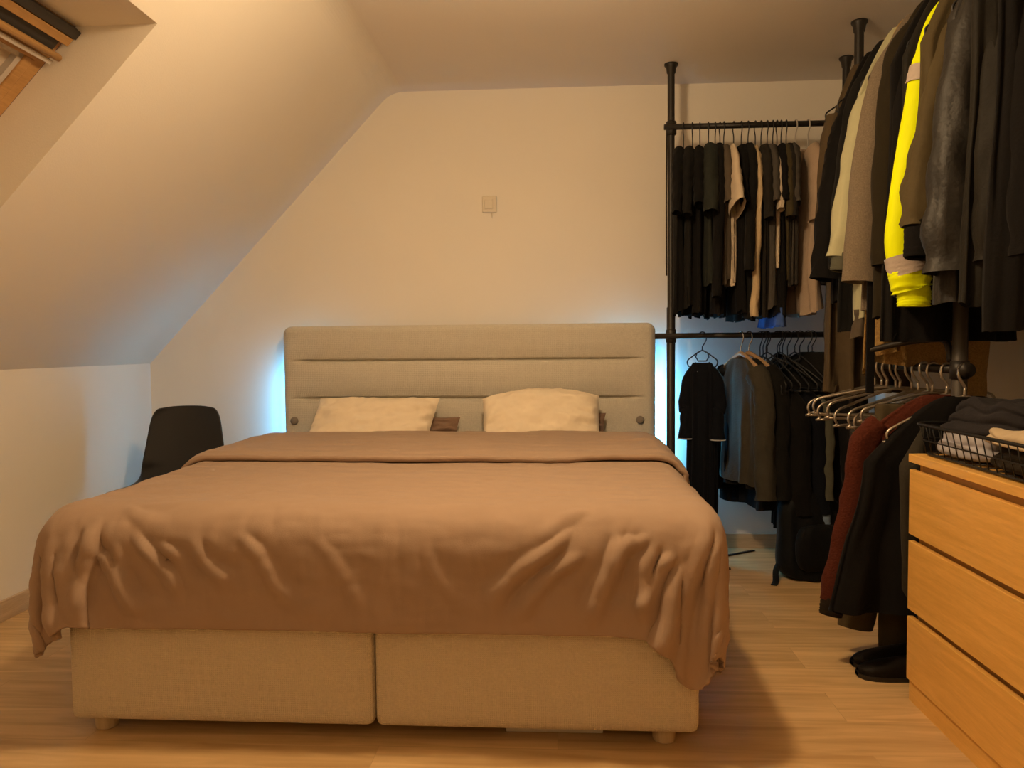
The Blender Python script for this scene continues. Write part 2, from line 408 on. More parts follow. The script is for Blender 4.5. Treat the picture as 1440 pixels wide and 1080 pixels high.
# duvet: a draped sheet relaxed over the mattress by a small position-based cloth solver
def drape():
    rng = np.random.default_rng(3)
    Wd, Ld = 2.62, 2.03; nx_, ny_ = 110, 85
    u = np.linspace(-Wd / 2 + .9, Wd / 2 + .9, nx_); v = np.linspace(1.72 - Ld, 1.72, ny_)
    Xg, Yg = np.meshgrid(u, v)                                  # rows: from front hem to rear edge
    # the two front corners are rounded off a little
    cw = .38; a = np.clip((np.abs(Xg - .9) - (Wd / 2 - cw)) / cw, 0, 1); b = np.clip((1.72 - Ld + cw - Yg) / cw, 0, 1)
    a2 = a * (.45 + .55 * np.sqrt(1 - b * b / 2)); b2 = b * (.45 + .55 * np.sqrt(1 - a * a / 2))
    Xg = Xg + np.sign(Xg - .9) * (a2 - a) * cw; Yg = Yg - (b2 - b) * cw
    P = np.stack([Xg, Yg, np.full_like(Xg, .73)], -1)
    P0 = P.copy()
    P[..., 2] += .012 * rng.standard_normal(Xg.shape)
    Pv = P.copy()
    lx, ly = u[1] - u[0], v[1] - v[0]
    # puffed mattress outline the duvet lies on
    lo = np.array([-.105, -.045, -1.]); hi = np.array([1.905, 3., .655]); r = .12
    def collide(P):
        q = np.clip(P, lo + r, hi - r); d = P - q; n = np.linalg.norm(d, axis=-1)
        out = n > 1e-9
        inside = (n < r) & out
        s = np.where(inside, r / np.maximum(n, 1e-9), 1.)
        Pn = q + d * s[..., None]
        core = ~out                                             # deep inside: push up
        Pn[core, 2] = hi[2]
        return Pn, inside | core
    def con(P, a, b, rest, k, kc):
        d = P[b] - P[a]; L = np.linalg.norm(d, axis=-1); diff = (L - rest) / np.maximum(L, 1e-9)
        kk = np.where(diff > 0, k, kc)
        c = d * (diff * kk * .5)[..., None]
        P[a] += c; P[b] -= c
    S = np.s_
    cons = []
    for o in (0, 1):
        ia = S[:, o:-1:2]; ib = S[:, o + 1::2]; cons.append((ia, ib, lx, 1., .9))
        ia = S[o:-1:2, :]; ib = S[o + 1::2, :]; cons.append((ia, ib, ly, 1., .9))
    for o in (0, 1):
        cons.append((S[o:-1:2, :-1], S[o + 1::2, 1:], math.hypot(lx, ly), .5, .25)); cons.append((S[o:-1:2, 1:], S[o + 1::2, :-1], math.hypot(lx, ly), .5, .25))
    bend = []
    for o in range(6):
        bend.append((S[:, o:-3:6], S[:, o + 3::6], 3 * lx)); bend.append((S[o:-3:6, :], S[o + 3::6, :], 3 * ly))
    cons = [(a, b, np.linalg.norm(P0[b] - P0[a], axis=-1), k, kc) for a, b, _, k, kc in cons]
    dt = 1 / 60; g = np.array([0, 0, -3.0])
    pin = (Yg > .45) & (np.abs(Xg - .9) < .78)
    for step in range(170):
        vel = (P - Pv) * (.97 if step < 140 else .88); Pv = P.copy()
        P = P + vel + g * dt * dt
        for it in range(22):
            for a, b, rest, k, kc in cons: con(P, a, b, rest, k, kc)
            for a, b, rest in bend:
                A, B = P[a], P[b]
                nn = (min(A.shape[0], B.shape[0]), min(A.shape[1], B.shape[1]))
                A = A[:nn[0], :nn[1]]; B = B[:nn[0], :nn[1]]
                d = B - A; L = np.linalg.norm(d, axis=-1); diff = (L - rest) / np.maximum(L, 1e-9)
                c = d * (diff * np.where(diff < 0, .02, 0.) * .5)[..., None]
                A += c; B -= c
            P, hit = collide(P)
            if it % 3 == 2:
                top = hit & (P[..., 2] > hi[2] - .03)
                P[top, :2] = Pv[top, :2] + (P[top, :2] - Pv[top, :2]) * .35
            P[pin, 0] = Xg[pin]; P[pin, 1] = Yg[pin]
        P[..., 2] = np.maximum(P[..., 2], .05)
        Pv = Pv + (P - Pv) * (hit[..., None] * .6)
    return P
DP = drape()
ny_, nx_ = DP.shape[:2]
def normals(P):
    du = np.gradient(P, axis=1); dv = np.gradient(P, axis=0); n = np.cross(du, dv)
    return n / np.maximum(np.linalg.norm(n, axis=-1, keepdims=True), 1e-9)
# finer sheet with creases pulled towards the two front corners, plus small cotton wrinkles
def upsample(P, k):
    for ax in (0, 1):
        n = P.shape[ax]; t = np.linspace(0, n - 1, (n - 1) * k + 1); i = np.minimum(t.astype(int), n - 2); f = (t - i)
        g = lambda q: np.take(P, np.clip(q, 0, n - 1), axis=ax)
        f = f.reshape((-1, 1, 1) if ax == 0 else (1, -1, 1))
        p0, p1, p2, p3 = g(i - 1), g(i), g(i + 1), g(i + 2)
        P = .5 * (2 * p1 + (p2 - p0) * f + (2 * p0 - 5 * p1 + 4 * p2 - p3) * f ** 2 + (3 * p1 - p0 - 3 * p2 + p3) * f ** 3)
    return P
def soft(P):
    # hanging cloth falls back towards the bed instead of standing out like a bell
    P = P.copy(); x, y, z = P[..., 0], P[..., 1], P[..., 2]
    k = .40 + .60 * np.clip((z - .03) / .30, 0, 1) ** .8
    c = x - .9; ex = np.maximum(np.abs(c) - .9, 0); ey = np.maximum(-y, 0)
    k2 = np.clip(y / .32, 0, 1); Lx = np.where(c < 0, .085 + .10 * k2, .070 + .04 * k2) * k; Ly = .080 * k
    r = np.hypot(ex / Lx, ey / Ly); sc = np.tanh(r * .92) / np.maximum(r, 1e-6)
    P[..., 0] = np.where(ex > 0, .9 + np.sign(c) * (.9 + ex * sc), x)
    P[..., 1] = np.where(ey > 0, -ey * sc, y)
    P[..., 2] = np.where(z < .34, .34 - (.34 - z) * .80, z)
    return P
DP = upsample(soft(DP), 3); ny_, nx_ = DP.shape[:2]
DN = normals(DP)
UV = np.meshgrid(np.linspace(-.41, 2.21, nx_), np.linspace(1.72 - 2.03, 1.72, ny_))
CREASES = [(0.127, -0.062, 0.245, -0.201, 1), (0.183, -0.061, 0.239, -0.195, 0.7), (0.259, -0.029, 0.368, -0.164, 1), (0.325, -0.048, 0.419, -0.137, 0.8), (0.416, -0.044, 0.494, -0.133, 0.8), (0.553, -0.033, 0.683, -0.171, 0.6), (0.113, -0.006, 0.05, -0.217, 1.2), (0.099, 0.004, 0.083, -0.096, 0.6), (1.412, -0.015, 1.232, -0.166, 0.9), (1.444, -0.067, 1.29, -0.204, 0.8), (1.572, -0.014, 1.51, -0.212, 1), (1.596, -0.008, 1.529, -0.144, 0.7), (1.658, -0.046, 1.643, -0.201, 1), (1.709, -0.065, 1.628, -0.181, 1.2), (1.737, -0.103, 1.7, -0.277, 1.4), (1.634, -0.008, 1.539, -0.066, 0.6), (0.765, -0.042, 0.9, -0.189, 0.3), (1.059, -0.05, 1.135, -0.186, 0.25),
  (-.03, -.05, -.06, -.25, 1.2), (1.83, -.02, 1.86, -.2, 1.), (1.80, .02, 1.78, -.12, .7), (1.87, .5, 1.98, .35, .5), (1.88, .9, 2.0, .7, .5), (-.08, .6, -.2, .4, .6), (1.79, 1.30, 1.6, 1.24, .35), (.20, .03, .32, -.03, .4), (1.48, .03, 1.36, -.04, .4)]
HG = np.zeros((ny_, nx_))
for x0, v0, x1, v1, w in CREASES:
    v0, v1 = (v0 * 1.05 - .035, v1 * 1.05 - .045) if v0 < .03 else (v0, v1)
    d = np.array([x1 - x0, v1 - v0]); Lc_ = np.linalg.norm(d); d /= Lc_
    t = ((UV[0] - x0) * d[0] + (UV[1] - v0) * d[1]) / Lc_
    s_ = -(UV[0] - x0) * d[1] + (UV[1] - v0) * d[0] + .008 * np.sin(t * 5 + x0 * 30)
    env = np.clip(np.minimum((t + .25) / .35, (1.12 - t) / .35), 0, 1); env = env * env * (3 - 2 * env)
    wd = .011 + .012 * np.clip(t, 0, 1)
    HG += w * env * (.017 * np.exp(-(s_ / wd) ** 2) - .009 * np.exp(-((s_ - 2.0 * wd) / (1.3 * wd)) ** 2) - .005 * np.exp(-((s_ + 2.0 * wd) / (1.3 * wd)) ** 2))
DP[..., 2] -= .13 * np.exp(-((UV[0] - 1.84) / .11) ** 2) * np.clip((-UV[1] - .06) / .24, 0, 1)
DN = normals(DP)
G = DP.copy()
for j in range(ny_):
    for i in range(nx_):
        p = DP[j, i]; u, v = UV[0][j, i], UV[1][j, i]
        hgt = .007 * fbm(p[0] * 2.2, p[1] * 2.8, p[2] * 2) + .0032 * fbm(u * 4 + 9, v * 15, 2) + .0016 * fbm(u * 14 + 3, v * 30, 5)
        if v < .1: hgt += .004 * fbm(u * 22, v * 6, 1) * min(1, (.1 - v) / .1)
        G[j, i] += DN[j, i] * (hgt + HG[j, i])
duvet = obj('duvet', MB().grid([[tuple(p) for p in r] for r in G]), M['duvet'], solid=.022, loc=BXY, rotz=BR)
tag(duvet, 'rumpled plain brown duvet spread over the whole bed and hanging over its edges', 'duvet')
# the end turned back towards the foot
rows = [j for j in range(ny_) if DP[j, nx_ // 2, 1] > .86]
FB = []
for jj, j in enumerate(rows):
    t = jj / (len(rows) - 1); row = []
    for i in range(6, nx_ - 6):
        lift = .025 + .012 * min(1, jj / 9) - .010 * max(0, t - .85) / .15
        p = G[j, i] + DN[j, i] * lift
        if jj < 9: p = p + np.array([0, (.02 * fbm(i * .023, 3, 1) + .012 * sin(i * .03)) * (1 - jj / 9), 0])
        p = p + DN[j, i] * .004 * fbm(p[0] * 2 + 4, p[1] * 16, p[2] * 3)
        row.append(tuple(p))
    FB.append(row)
obj('turned_back_end', MB().grid(FB), M['duvet'], duvet, solid=.020)

# pillows
def pillow_mesh(w, h, t, seed, pinch=.06):
    n, m = 72, 48; mb = MB()
    for sgn in (1, -1):
        Gp = []
        for j in range(m + 1):
            row = []
            for i in range(n + 1):
                a = -1 + 2 * i / n; b = -1 + 2 * j / m
                e = ((1 - abs(a) ** 2.6) * (1 - abs(b) ** 2.6))
                x = a * w / 2 * (1 - pinch * (1 - b * b)); z = b * h / 2 * (1 - pinch * (1 - a * a))
                d = t / 2 * e ** .48
                edge = (1 - e) ** 2
                d += (.016 * fbm(a * 2.5 + seed, b * 2.5, seed) + .009 * max(0, -b) ** 2 * sin(a * 30 + seed + 3 * b) + .016 * edge * fbm(a * 8, b * 5, seed) + .010 * max(0, a) ** 3 * sin(b * 19 - 6 * a + seed)) * min(1, e * 6)
                row.append((x, -sgn * d, z))
            Gp.append(row if sgn > 0 else row[::-1])
        mb.grid(Gp)
    return mb
def pillow(mat, label, x, y, z, w, h, t, tilt, seed, roll=0, yaw=0, cat='pillow', shear=0., hump=0., pinch=.05):
    pm = pillow_mesh(w, h, t, seed, pinch)
    pm.v = [(p[0] + shear * p[2], p[1], p[2] + hump * max(0, p[2] / h + .5) * (1 - (2 * p[0] / w) ** 2)) for p in pm.v]
    o = obj('pillow', pm, mat)
    o.location = (x, y, z); o.rotation_euler = (-tilt, roll, yaw)
    tag(o, label, cat, 'pillows against the headboard'); return o
pillow(M['pillow'], 'cream pillow with a straight top edge, propped on the left half of the headboard', -.945, 3.88, .700, .63, .37, .15, .62, 1.0, .0, shear=.16, pinch=.02)
pillow(M['pillow'], 'plump cream pillow with a humped top, propped on the right half of the headboard', -.075, 3.88, .705, .60, .35, .19, .58, 5.2, -.02, hump=.05, pinch=.03)
pillow(M['brownpillow'], 'brown pillow peeking out behind the left cream pillow', -.86, 3.985, .655, .72, .20, .10, .45, 2.2)
pillow(M['brownpillow'], 'brown pillow peeking out behind the right cream pillow', -.06, 3.985, .665, .64, .22, .10, .45, 8.2)

# light strips stuck behind the headboard
for x0, x1, lab in ((HX0 + .004, HX0 + .05, 'blue light strip behind the left edge'), (HX1 - .05, HX1 - .004, 'blue light strip behind the right edge')):
    o = obj('light_strip', box(x0, x1, HYB + .002, HYB + .018, .42, 1.0), M['led' if x0 < 0 else 'ledr'], bed, smooth=False); o['label'] = lab
# box under the bed
o = thing('storage_box', 'flat white box lying on the floor under the bed', 'box', (0.0, 2.262, 0))
obj('tray', box(-.15, .13, -.08, .35, 0, .024), M['white'], o, smooth=False, bevel=.003)
obj('lid', box(-.153, .133, -.083, .353, .0245, .034), M['white'], o, smooth=False, bevel=.003)

# ------------------------------------------------------------------ chair
ch = thing('chair', 'black plastic shell chair standing in the corner left of the bed', 'chair', (-1.86, 3.62, 0), .10)
prof = smooth_path([(0, -.225, .425), (0, -.20, .437), (0, -.08, .432), (0, .06, .428), (0, .15, .445), (0, .20, .50), (0, .225, .60), (0, .245, .72), (0, .262, .825)], 6)
Gc = []
for k, p in enumerate(prof):
    t = k / (len(prof) - 1); row = []
    z = p.z; back = max(0, min(1, (z - .46) / .08))
    hw = .215 + .005 * (1 - back) - (.05 * max(0, (z - .5) / .33) if back else 0)
    top = max(0, min(1, (t - .88) / .12)); hw *= math.sqrt(max(.0, 1 - (top * .62) ** 2.6)) if top else 1
    fr = max(0, 1 - t / .1); hw *= math.sqrt(max(0, 1 - (fr * .5) ** 2))
    for i in range(25):
        a = -1 + 2 * i / 24; e = abs(a) ** 3
        row.append((a * hw, p.y - .045 * back * a * a - (0), z + (1 - back) * (.022 * a * a + .0) - top * .012 * e))
    Gc.append(row)
obj('shell', MB().grid(Gc), M['chair'], ch, solid=.010, sub=1)
for sx_ in (-1, 1):
    for sy in (-1, 1):
        obj('leg', MB().tube([(sx_ * .13, sy * .12, .435), (sx_ * .20, sy * .21, 0)], [.017, .011], 12), M['chair'], ch)
obj('underframe', MB().box(-.15, .15, -.14, .14, .405, .425), M['chair'], ch, smooth=False, bevel=.006)

# ------------------------------------------------------------------ chest of drawers
CX, CY1, CY0, CH = 1.089, 2.44, .84, .772
cd = thing('chest_of_drawers', 'oak veneer chest of drawers along the right wall with open grip gaps', 'chest of drawers', (CX, CY1, 0))
D = .48; Lc = CY1 - CY0
obj('top', box(-.003, D, -Lc, 0, .747, CH), M['oak'], cd, smooth=False, bevel=.0015)
for y in (-.026, -Lc + .006): obj('side_panel', box(.030, D, y, y + .02, 0, .747), M['oak'], cd, smooth=False, bevel=.001)
obj('back_panel', box(D - .008, D, -Lc + .03, -.03, .03, .745), M['oak'], cd, smooth=False)
obj('plinth', box(.008, .022, -Lc + .004, -.004, 0, .064), M['oak'], cd, smooth=False)
for c in range(2):
    y1 = -.001 - c * Lc / 2; y0 = y1 - Lc / 2 + .003
    for z0, z1 in ((.523, .723), (.288, .502), (.068, .265)):
        dr = obj('drawer', box(0, .018, y0, y1, z0, z1), M['oak'], cd, smooth=False, bevel=.0015)
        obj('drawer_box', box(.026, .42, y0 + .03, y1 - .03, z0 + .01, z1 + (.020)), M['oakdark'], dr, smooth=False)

# ------------------------------------------------------------------ racks
RZ, RY = 2.192, 3.957        # rear rack, upper rod
RZL = 1.158
def pole(mb, x, y, top, r=.0175, lean=0):
    mb.lathe([(.034, 0), (.034, .006), (.024, .02), (r + .004, .03), (r + .004, 1.3), (r, 1.305), (r, top - .05), (r + .004, top - .045), (r + .007, top - .02), (.034, top - .008), (.034, top)], 20, (x, y))
    return mb
rk = thing('clothes_rack', 'black floor to ceiling clothes rack with two rods against the back wall', 'clothes rack', (.575, RY, 0))
obj('pole', pole(MB(), .008, 0, CZ), M['rack'], rk)
obj('pole', pole(MB(), .852, -.02, CZ), M['rack'], rk)
obj('rod', MB().tube([(-.03, -.026, RZ), (.90, -.026, RZ)], .0145, 14), M['rack'], rk)
obj('rod', MB().tube([(-.075, -.026, RZL), (.88, -.026, RZL)], .0145, 14), M['rack'], rk)
for z in (RZ, RZL):
    for x in (.008, .852):
        obj('clamp', MB().lathe([(.020, z - .035), (.026, z - .03), (.026, z + .03), (.020, z + .035)], 16, (x, -.003)), M['rack'], rk)
obj('pull_cord', MB().tube([(-.016, -.02, RZ - .03), (-.018, -.02, 1.8), (-.017, -.02, 1.46)], .004, 6), M['rack'], rk)

SXR = 1.325; SZ, SZL = 2.262, 1.023
sk = thing('clothes_rack', 'black floor to ceiling clothes rack with two rods along the right wall', 'clothes rack', (SXR, 2.62, 0))
for y, g in ((.888, 'rack'), (0, 'rackgrey')):
    obj('pole', pole(MB(), 0, y, CZ, .0195), M[g], sk)
obj('ceiling_post', MB().lathe([(.017, SZ - .02), (.017, CZ - .05), (.024, CZ - .02), (.034, CZ - .008), (.034, CZ)], 18, (0, -.95)), M['rack'], sk)
obj('rod', MB().tube([(0, -1.0, SZ), (0, .93, SZ)], .0145, 14), M['rack'], sk)
obj('rod', MB().tube([(0, -.03, SZL), (0, .93, SZL)], .0145, 14), M['rack'], sk)
for y in (0, .888):
    for z in (SZ, SZL):
        obj('clamp', MB().tube([(0, y, z - .03), (0, y, z + .03)], .029, 16), M['rack'], sk)
obj('clamp_lever', MB().tube([(.0, -.03, SZL), (.0, -.055, SZL)], .024, 14), M['rack'], sk)
obj('side_arm', MB().tube(smooth_path([(-.01, .04, 1.05), (-.012, .06, 1.11), (-.03, .09, 1.125), (-.12, .16, 1.112), (-.22, .2, 1.085)], 5), .011, 8), M['rack'], sk)

# ------------------------------------------------------------------ hangers
def hook_pts(neck=-.085, r=.019, side=1):
    """From the neck up and over a rod whose axis passes through the local origin along y (hanger lies in xz)."""
    pts = [(0, 0, neck), (0, 0, neck * .75), (0.0, 0, -.055), (side * r, 0, -.022)]
    pts += arc(0, 0, r, 0 if side > 0 else PI, PI * .98 if side > 0 else .02 * PI, 10)
    return pts
def hanger_body(hw, drop, r, bar=True, loop=.022):
    pts = [(0, 0, -.085)] + [(x * hw, 0, -.085 - drop * (abs(x) ** 1.25)) for x in (.1, .3, .55, .8, .95)]
    left = [(-p[0], p[1], p[2]) for p in pts[1:]]
    R = loop
    e = pts[-1]
    end = [(e[0] + .6 * R, 0, e[2] - .5 * R), (e[0] + .75 * R, 0, e[2] - 1.2 * R), (e[0] + .4 * R, 0, e[2] - 1.9 * R), (e[0] - .3 * R, 0, e[2] - 2.1 * R)]
    endl = [(-q[0], q[1], q[2]) for q in end]
    mb = MB()
    if bar:
        loop = pts + end + endl[::-1] + left[::-1]
        mb.tube(smooth_path(loop + [pts[0]], 3)[:-1], r, 7, closed=True)
    else:
        mb.tube(smooth_path(left[::-1] + pts, 3), r, 7)
    return mb
def hanger(kind, label, loc, rotz, group, hw=.2, drop=.075, side=1, ext=0., rot=None, loop=.022):
    mats = dict(black='hblack', silver='silver', wood='hwood', grey='paleplastic')
    r = dict(black=.0035, silver=.0052, wood=.004, grey=.004)[kind]
    t = thing('clothes_hanger', label, 'hanger', loc, rotz, group, rot)
    obj('hook', MB().tube(smooth_path(hook_pts(-.085 - ext, side=side), 3), r * (.8 if kind != 'silver' else 1), 7), M['chrome' if kind == 'wood' else mats[kind]], t)
    if kind == 'wood':
        mb = MB(); pts = [(x * hw, 0, -.08 - drop * abs(x) ** 1.3) for x in (-1, -.8, -.5, -.2, 0, .2, .5, .8, 1)]
        mb.tube(smooth_path(pts, 4), [(.012, .009)] * (8 * 4 + 1), 10)
        obj('shoulder_bar', mb, M['hwood'], t, loc=(0, 0, -ext))
    elif kind == 'black':
        mb = hanger_body(hw, drop, r)
        hexa = [(.0, 0, -.085), (.026, 0, -.097), (.033, 0, -.118), (.02, 0, -.138), (-.02, 0, -.138), (-.033, 0, -.118), (-.026, 0, -.097)]
        mb.tube(hexa, r, 6, closed=True)
        obj('frame', mb, M['hblack'], t, loc=(0, 0, -ext))
    else:
        obj('frame', hanger_body(hw, drop, r, loop=loop), M[mats[kind]], t, loc=(0, 0, -ext))
    return t

# ------------------------------------------------------------------ garments
def ring(cx, cy, z, a, b, n, p=2.4, seed=0., fold=0., kf=9, zvar=0.):
    R = []
    for j in range(n):
        t = 2 * PI * j / n; c, s = cos(t), sin(t)
        x = math.copysign(abs(c) ** (2 / p), c) * a; y = math.copysign(abs(s) ** (2 / p), s) * b
        w = fold * (sin(kf * t + seed + z * 2) + .7 * sin((kf * 1.7) * t + 2.1 * seed - z * 3) + 1.3 * fbm(c * 2.2 + seed, s * 2.2, z * 2.5))
        nl = Vector((c / max(a, .02), s / max(b, .02), 0)).normalized()
        R.append((cx + x + nl.x * w * .3, cy + y + nl.y * w, z + zvar * (fbm(c * 1.5 + seed, s * 1.5, 7) + .3 * sin(3 * t + seed))))
    return R
def body_mesh(hw, L, th, neckz=-.085, sh=-.16, nw=.062, flare=1.06, seed=0., fold=.012, slope=1.35, hemvar=.02, lean=0., z1=None):
    """Hung torso: neck opening, sloping shoulders, folds running down to an uneven hem (z is measured from the rod)."""
    mb = MB(); G = []; n = 56; ns = 9; nb = 26
    z_end = -L if z1 is None else z1
    for i in range(ns):
        t = i / (ns - 1)
        a = nw + (hw - nw) * t; z = neckz + .012 - (neckz - sh) * (t ** slope) - .012 * (1 - t)
        G.append(ring(lean * t * .05, 0, z, a, .022 + (th - .022) * t ** .8 * .8, n, 2.2, seed, fold * .4 * t))
    for i in range(1, nb + 1):
        t = i / nb; z = sh + (z_end - sh) * t
        a = hw * (1 - .03 * sin(PI * min(1, t * 2)) + (flare - 1) * t)
        G.append(ring(lean * t, 0, z, a, th * (.8 + .25 * t), n, 2.3, seed, fold * (.4 + .75 * t), zvar=hemvar * t ** 3))
    mb.grid(G, True)
    inner = [(p[0] * .9, p[1] * .7, p[2] + .03) for p in G[-1]]
    mb.grid([G[-1], inner], True)
    return mb
def sleeve_mesh(path, r0, r1, seed, sq=.75, wr=.006, n=22, end_in=True, kw=38):
    P = smooth_path(path, 8); k = len(P); G = []
    T = [(P[min(i + 1, k - 1)] - P[max(i - 1, 0)]).normalized() for i in range(k)]
    for i in range(k):
        t = i / (k - 1); r = r0 + (r1 - r0) * t
        yv = Vector((0, 1, 0)); yv = (yv - T[i] * yv.dot(T[i])).normalized(); xv = yv.cross(T[i]).normalized()
        row = []
        for j in range(n):
            a = 2 * PI * j / n
            w = wr * (.55 * sin(kw * t + 3.2 * sin(a + seed) + seed + 2 * fbm(t * 5, a, seed)) * (.25 + .75 * t) + .9 * fbm(cos(a) * 1.8 + seed, sin(a) * 1.8, t * 3 + seed))
            row.append(P[i] + xv * (cos(a) * (r + w)) + yv * (sin(a) * (r * sq + w)))
        G.append(row)
    mb = MB().grid(G, True)
    if end_in:
        c = P[-1]; mb.grid([G[-1], [c + (q - c) * .82 + (P[-2] - P[-1]) * 2. for q in G[-1]]], True)
    return mb

def garment(name, label, cat, mat, loc, rotz, hw=.21, L=.80, th=.018, sleeve='short', near=None, seed=0., group=None, fold=.008,
            r0=.06, r1=.05, sh=-.16, collar=None, cuff=None, cuffmat=None, sides=(-1, 1), sl_len=None, sq=.6, hemvar=.02, outs=.05, extra=None, flare=1.06, wr=.005, nw=.062, slope=1.35, kw=38, sleevemat=None):
    t = thing(name, label, cat, loc, rotz, group)
    obj('body', body_mesh(hw, L, th, sh=sh, seed=seed, fold=fold, hemvar=hemvar, flare=flare, nw=nw, slope=slope), mat, t)
    if sleeve:
        ln = sl_len or (.24 if sleeve == 'short' else .60)
        for s in sides:
            if sleeve == 'short':
                path = [(s * (hw - .05), 0, sh + .035), (s * (hw + .005), 0, sh - .03), (s * (hw + .02), 0, sh - .12), (s * (hw + outs), 0, sh - ln)]
            else:
                path = [(s * (hw - .06), 0, sh + .045), (s * (hw - .005), 0, sh - .02), (s * (hw + .015), 0, sh - .15), (s * (hw + outs * .5), -.01, sh - ln * .6), (s * (hw + outs), -.02, sh - ln)]
            so = obj('sleeve', sleeve_mesh(path, r0, r1, seed + s, sq, wr, kw=kw), sleevemat or mat, t)
            if cuff:
                e = Vector(path[-1]); d = (Vector(path[-1]) - Vector(path[-2])).normalized()
                obj('cuff', sleeve_mesh([e - d * .012, e + d * cuff * .5, e + d * cuff], r1 * .86, r1 * .74, seed, sq, .003), cuffmat or mat, so)
    if collar:
        mb = MB(); Gq = [ring(0, 0, -.085 - .02 + z, nw + .008 + o, .030 + o, 30, 2.2) for z, o in ((-.02, .012), (.015, .006), (collar, .004), (collar, -.006), (0, -.004))]
        obj('collar', mb.grid(Gq, True), mat, t)
    return t

# --- rear rack, upper rod -------------------------------------------------
FR = RY - .026
G1 = 'shirts on the upper rear rod'; H1 = 'hangers on the upper rear rod'
def rear(hx, nx, mat, kind, L, label, cat='shirt', hk='black', htxt=None, name=None, **kw):
    """hx: where it hangs on the rod; nx: x of its end nearest the camera."""
    off = math.asin(max(-.7, min(.7, (nx - hx) / .24)))
    rz = -PI / 2 + off
    kw.setdefault('seed', hx * 37); kw.setdefault('th', .030); kw.setdefault('r1', .034); kw.setdefault('r0', .05); kw.setdefault('slope', 1.1); kw.setdefault('sl_len', (.27 if kind == 'short' else .58) + random.uniform(-.06, .08)); kw.setdefault('hw', .215)
    hang = hanger(hk, htxt, (hx, FR, RZ), rz, H1, hw=.185, side=random.choice((1, -1)), ext=.05)
    return garment(name or 't_shirt', label, cat, K[mat], (hx, FR, RZ - .05), rz, L=L - .05, sleeve=kind, group=G1, **kw)
R = 'on the upper rear rod'
rear(.640, .575, 'black', 'short', .93, 'black T-shirt hanging next to the left pole, first on the upper rear rod', htxt='black hanger with the first black T-shirt beside the left pole')
rear(.684, .622, 'black2', 'short', .90, 'black T-shirt hanging second from the left pole on the upper rear rod', htxt='black hanger second from the left pole on the upper rear rod')
rear(.720, .672, 'black', 'short', .93, 'black T-shirt left of the dark grey-green one on the upper rear rod', htxt='black hanger with the black shirt left of the grey-green T-shirt')
rear(.762, .728, 'greygreen', 'short', .80, 'dark grey-green T-shirt among black ones on the upper rear rod', htxt='black hanger with the dark grey-green T-shirt', r0=.065, r1=.058)
rear(.795, .772, 'black', 'long', .94, 'black long sleeved shirt between the grey-green and the brown-grey one', htxt='black hanger with the black shirt right of the grey-green T-shirt')
rear(.818, .806, 'taupe', 'short', .78, 'thin brown-grey T-shirt just left of the flared beige T-shirt', htxt='black hanger with the thin brown-grey T-shirt')
rear(.837, .838, 'beige', 'short', .80, 'beige T-shirt with a wide short sleeve on the upper rear rod', htxt='black hanger with the beige T-shirt', r0=.055, r1=.105, outs=.07, sq=.30, th=.012, sl_len=.25)
rear(.885, .880, 'black', 'short', .93, 'black T-shirt between the beige T-shirt and the cream shirt', htxt='black hanger with the black T-shirt right of the beige one')
rear(.922, .918, 'black2', 'long', .96, 'soft black long sleeved shirt touching the cream shirt', htxt='black hanger with the soft black shirt beside the cream shirt')
g = rear(.955, .950, 'cream', 'long', .92, 'narrow cream shirt with a long sleeve and white hem on the upper rear rod', htxt='black hanger with the narrow cream shirt', r0=.03, r1=.026, sl_len=.74, outs=.02, th=.010, fold=.006, wr=.008)
rear(.990, .988, 'charcoal', 'short', .95, 'charcoal T-shirt just right of the cream shirt', htxt='black hanger with the charcoal T-shirt right of the cream shirt')
rear(1.018, 1.020, 'grey', 'short', .90, 'dark grey T-shirt right of the charcoal one', htxt='black hanger with the dark grey T-shirt')
g = rear(1.075, 1.062, 'black', 'short', .95, 'black T-shirt with a blue and yellow print along its hem', htxt='black hanger with the black T-shirt that has a blue printed hem')
obj('printed_hem', body_mesh(.226, 1.0, .034, neckz=-.865, sh=-.87, nw=.224, seed=3, fold=.004, z1=-.945, hemvar=.006), K['blue'], g)
rear(1.048, 1.042, 'beige', 'short', .72, 'thin pale T-shirt edge left of the olive T-shirt', htxt='black hanger with the thin pale T-shirt', r0=.03, r1=.03, sq=.5, th=.010)
rear(1.095, 1.085, 'olive', 'short', .78, 'olive brown T-shirt in the middle right of the upper rear rod', htxt='black hanger with the olive brown T-shirt')
rear(1.115, 1.100, 'charcoal', 'short', .80, 'charcoal T-shirt just right of the olive brown one', htxt='black hanger with the charcoal T-shirt right of the olive one')
rear(1.14, 1.115, 'grey', 'short', .80, 'grey T-shirt between the charcoal one and the long pink-beige shirt', htxt='black hanger with the grey T-shirt left of the pink-beige shirt')
rear(1.185, 1.210, 'pinkbeige', 'short', .93, 'long pale pink-beige T-shirt in front at the right end of the rear rod', htxt='grey hanger with the long pink-beige T-shirt', hk='grey', r0=.058, r1=.062, sl_len=.29, hw=.24, th=.03, fold=.012, outs=.03, sh=-.17)
rear(1.245, 1.270, 'black', 'short', .80, 'black T-shirt with a pointed short sleeve right of the pink-beige one', htxt='large pale hanger with the black T-shirt right of the pink-beige one', hk='grey', r0=.05, r1=.085, sq=.4, hw=.27, th=.03)

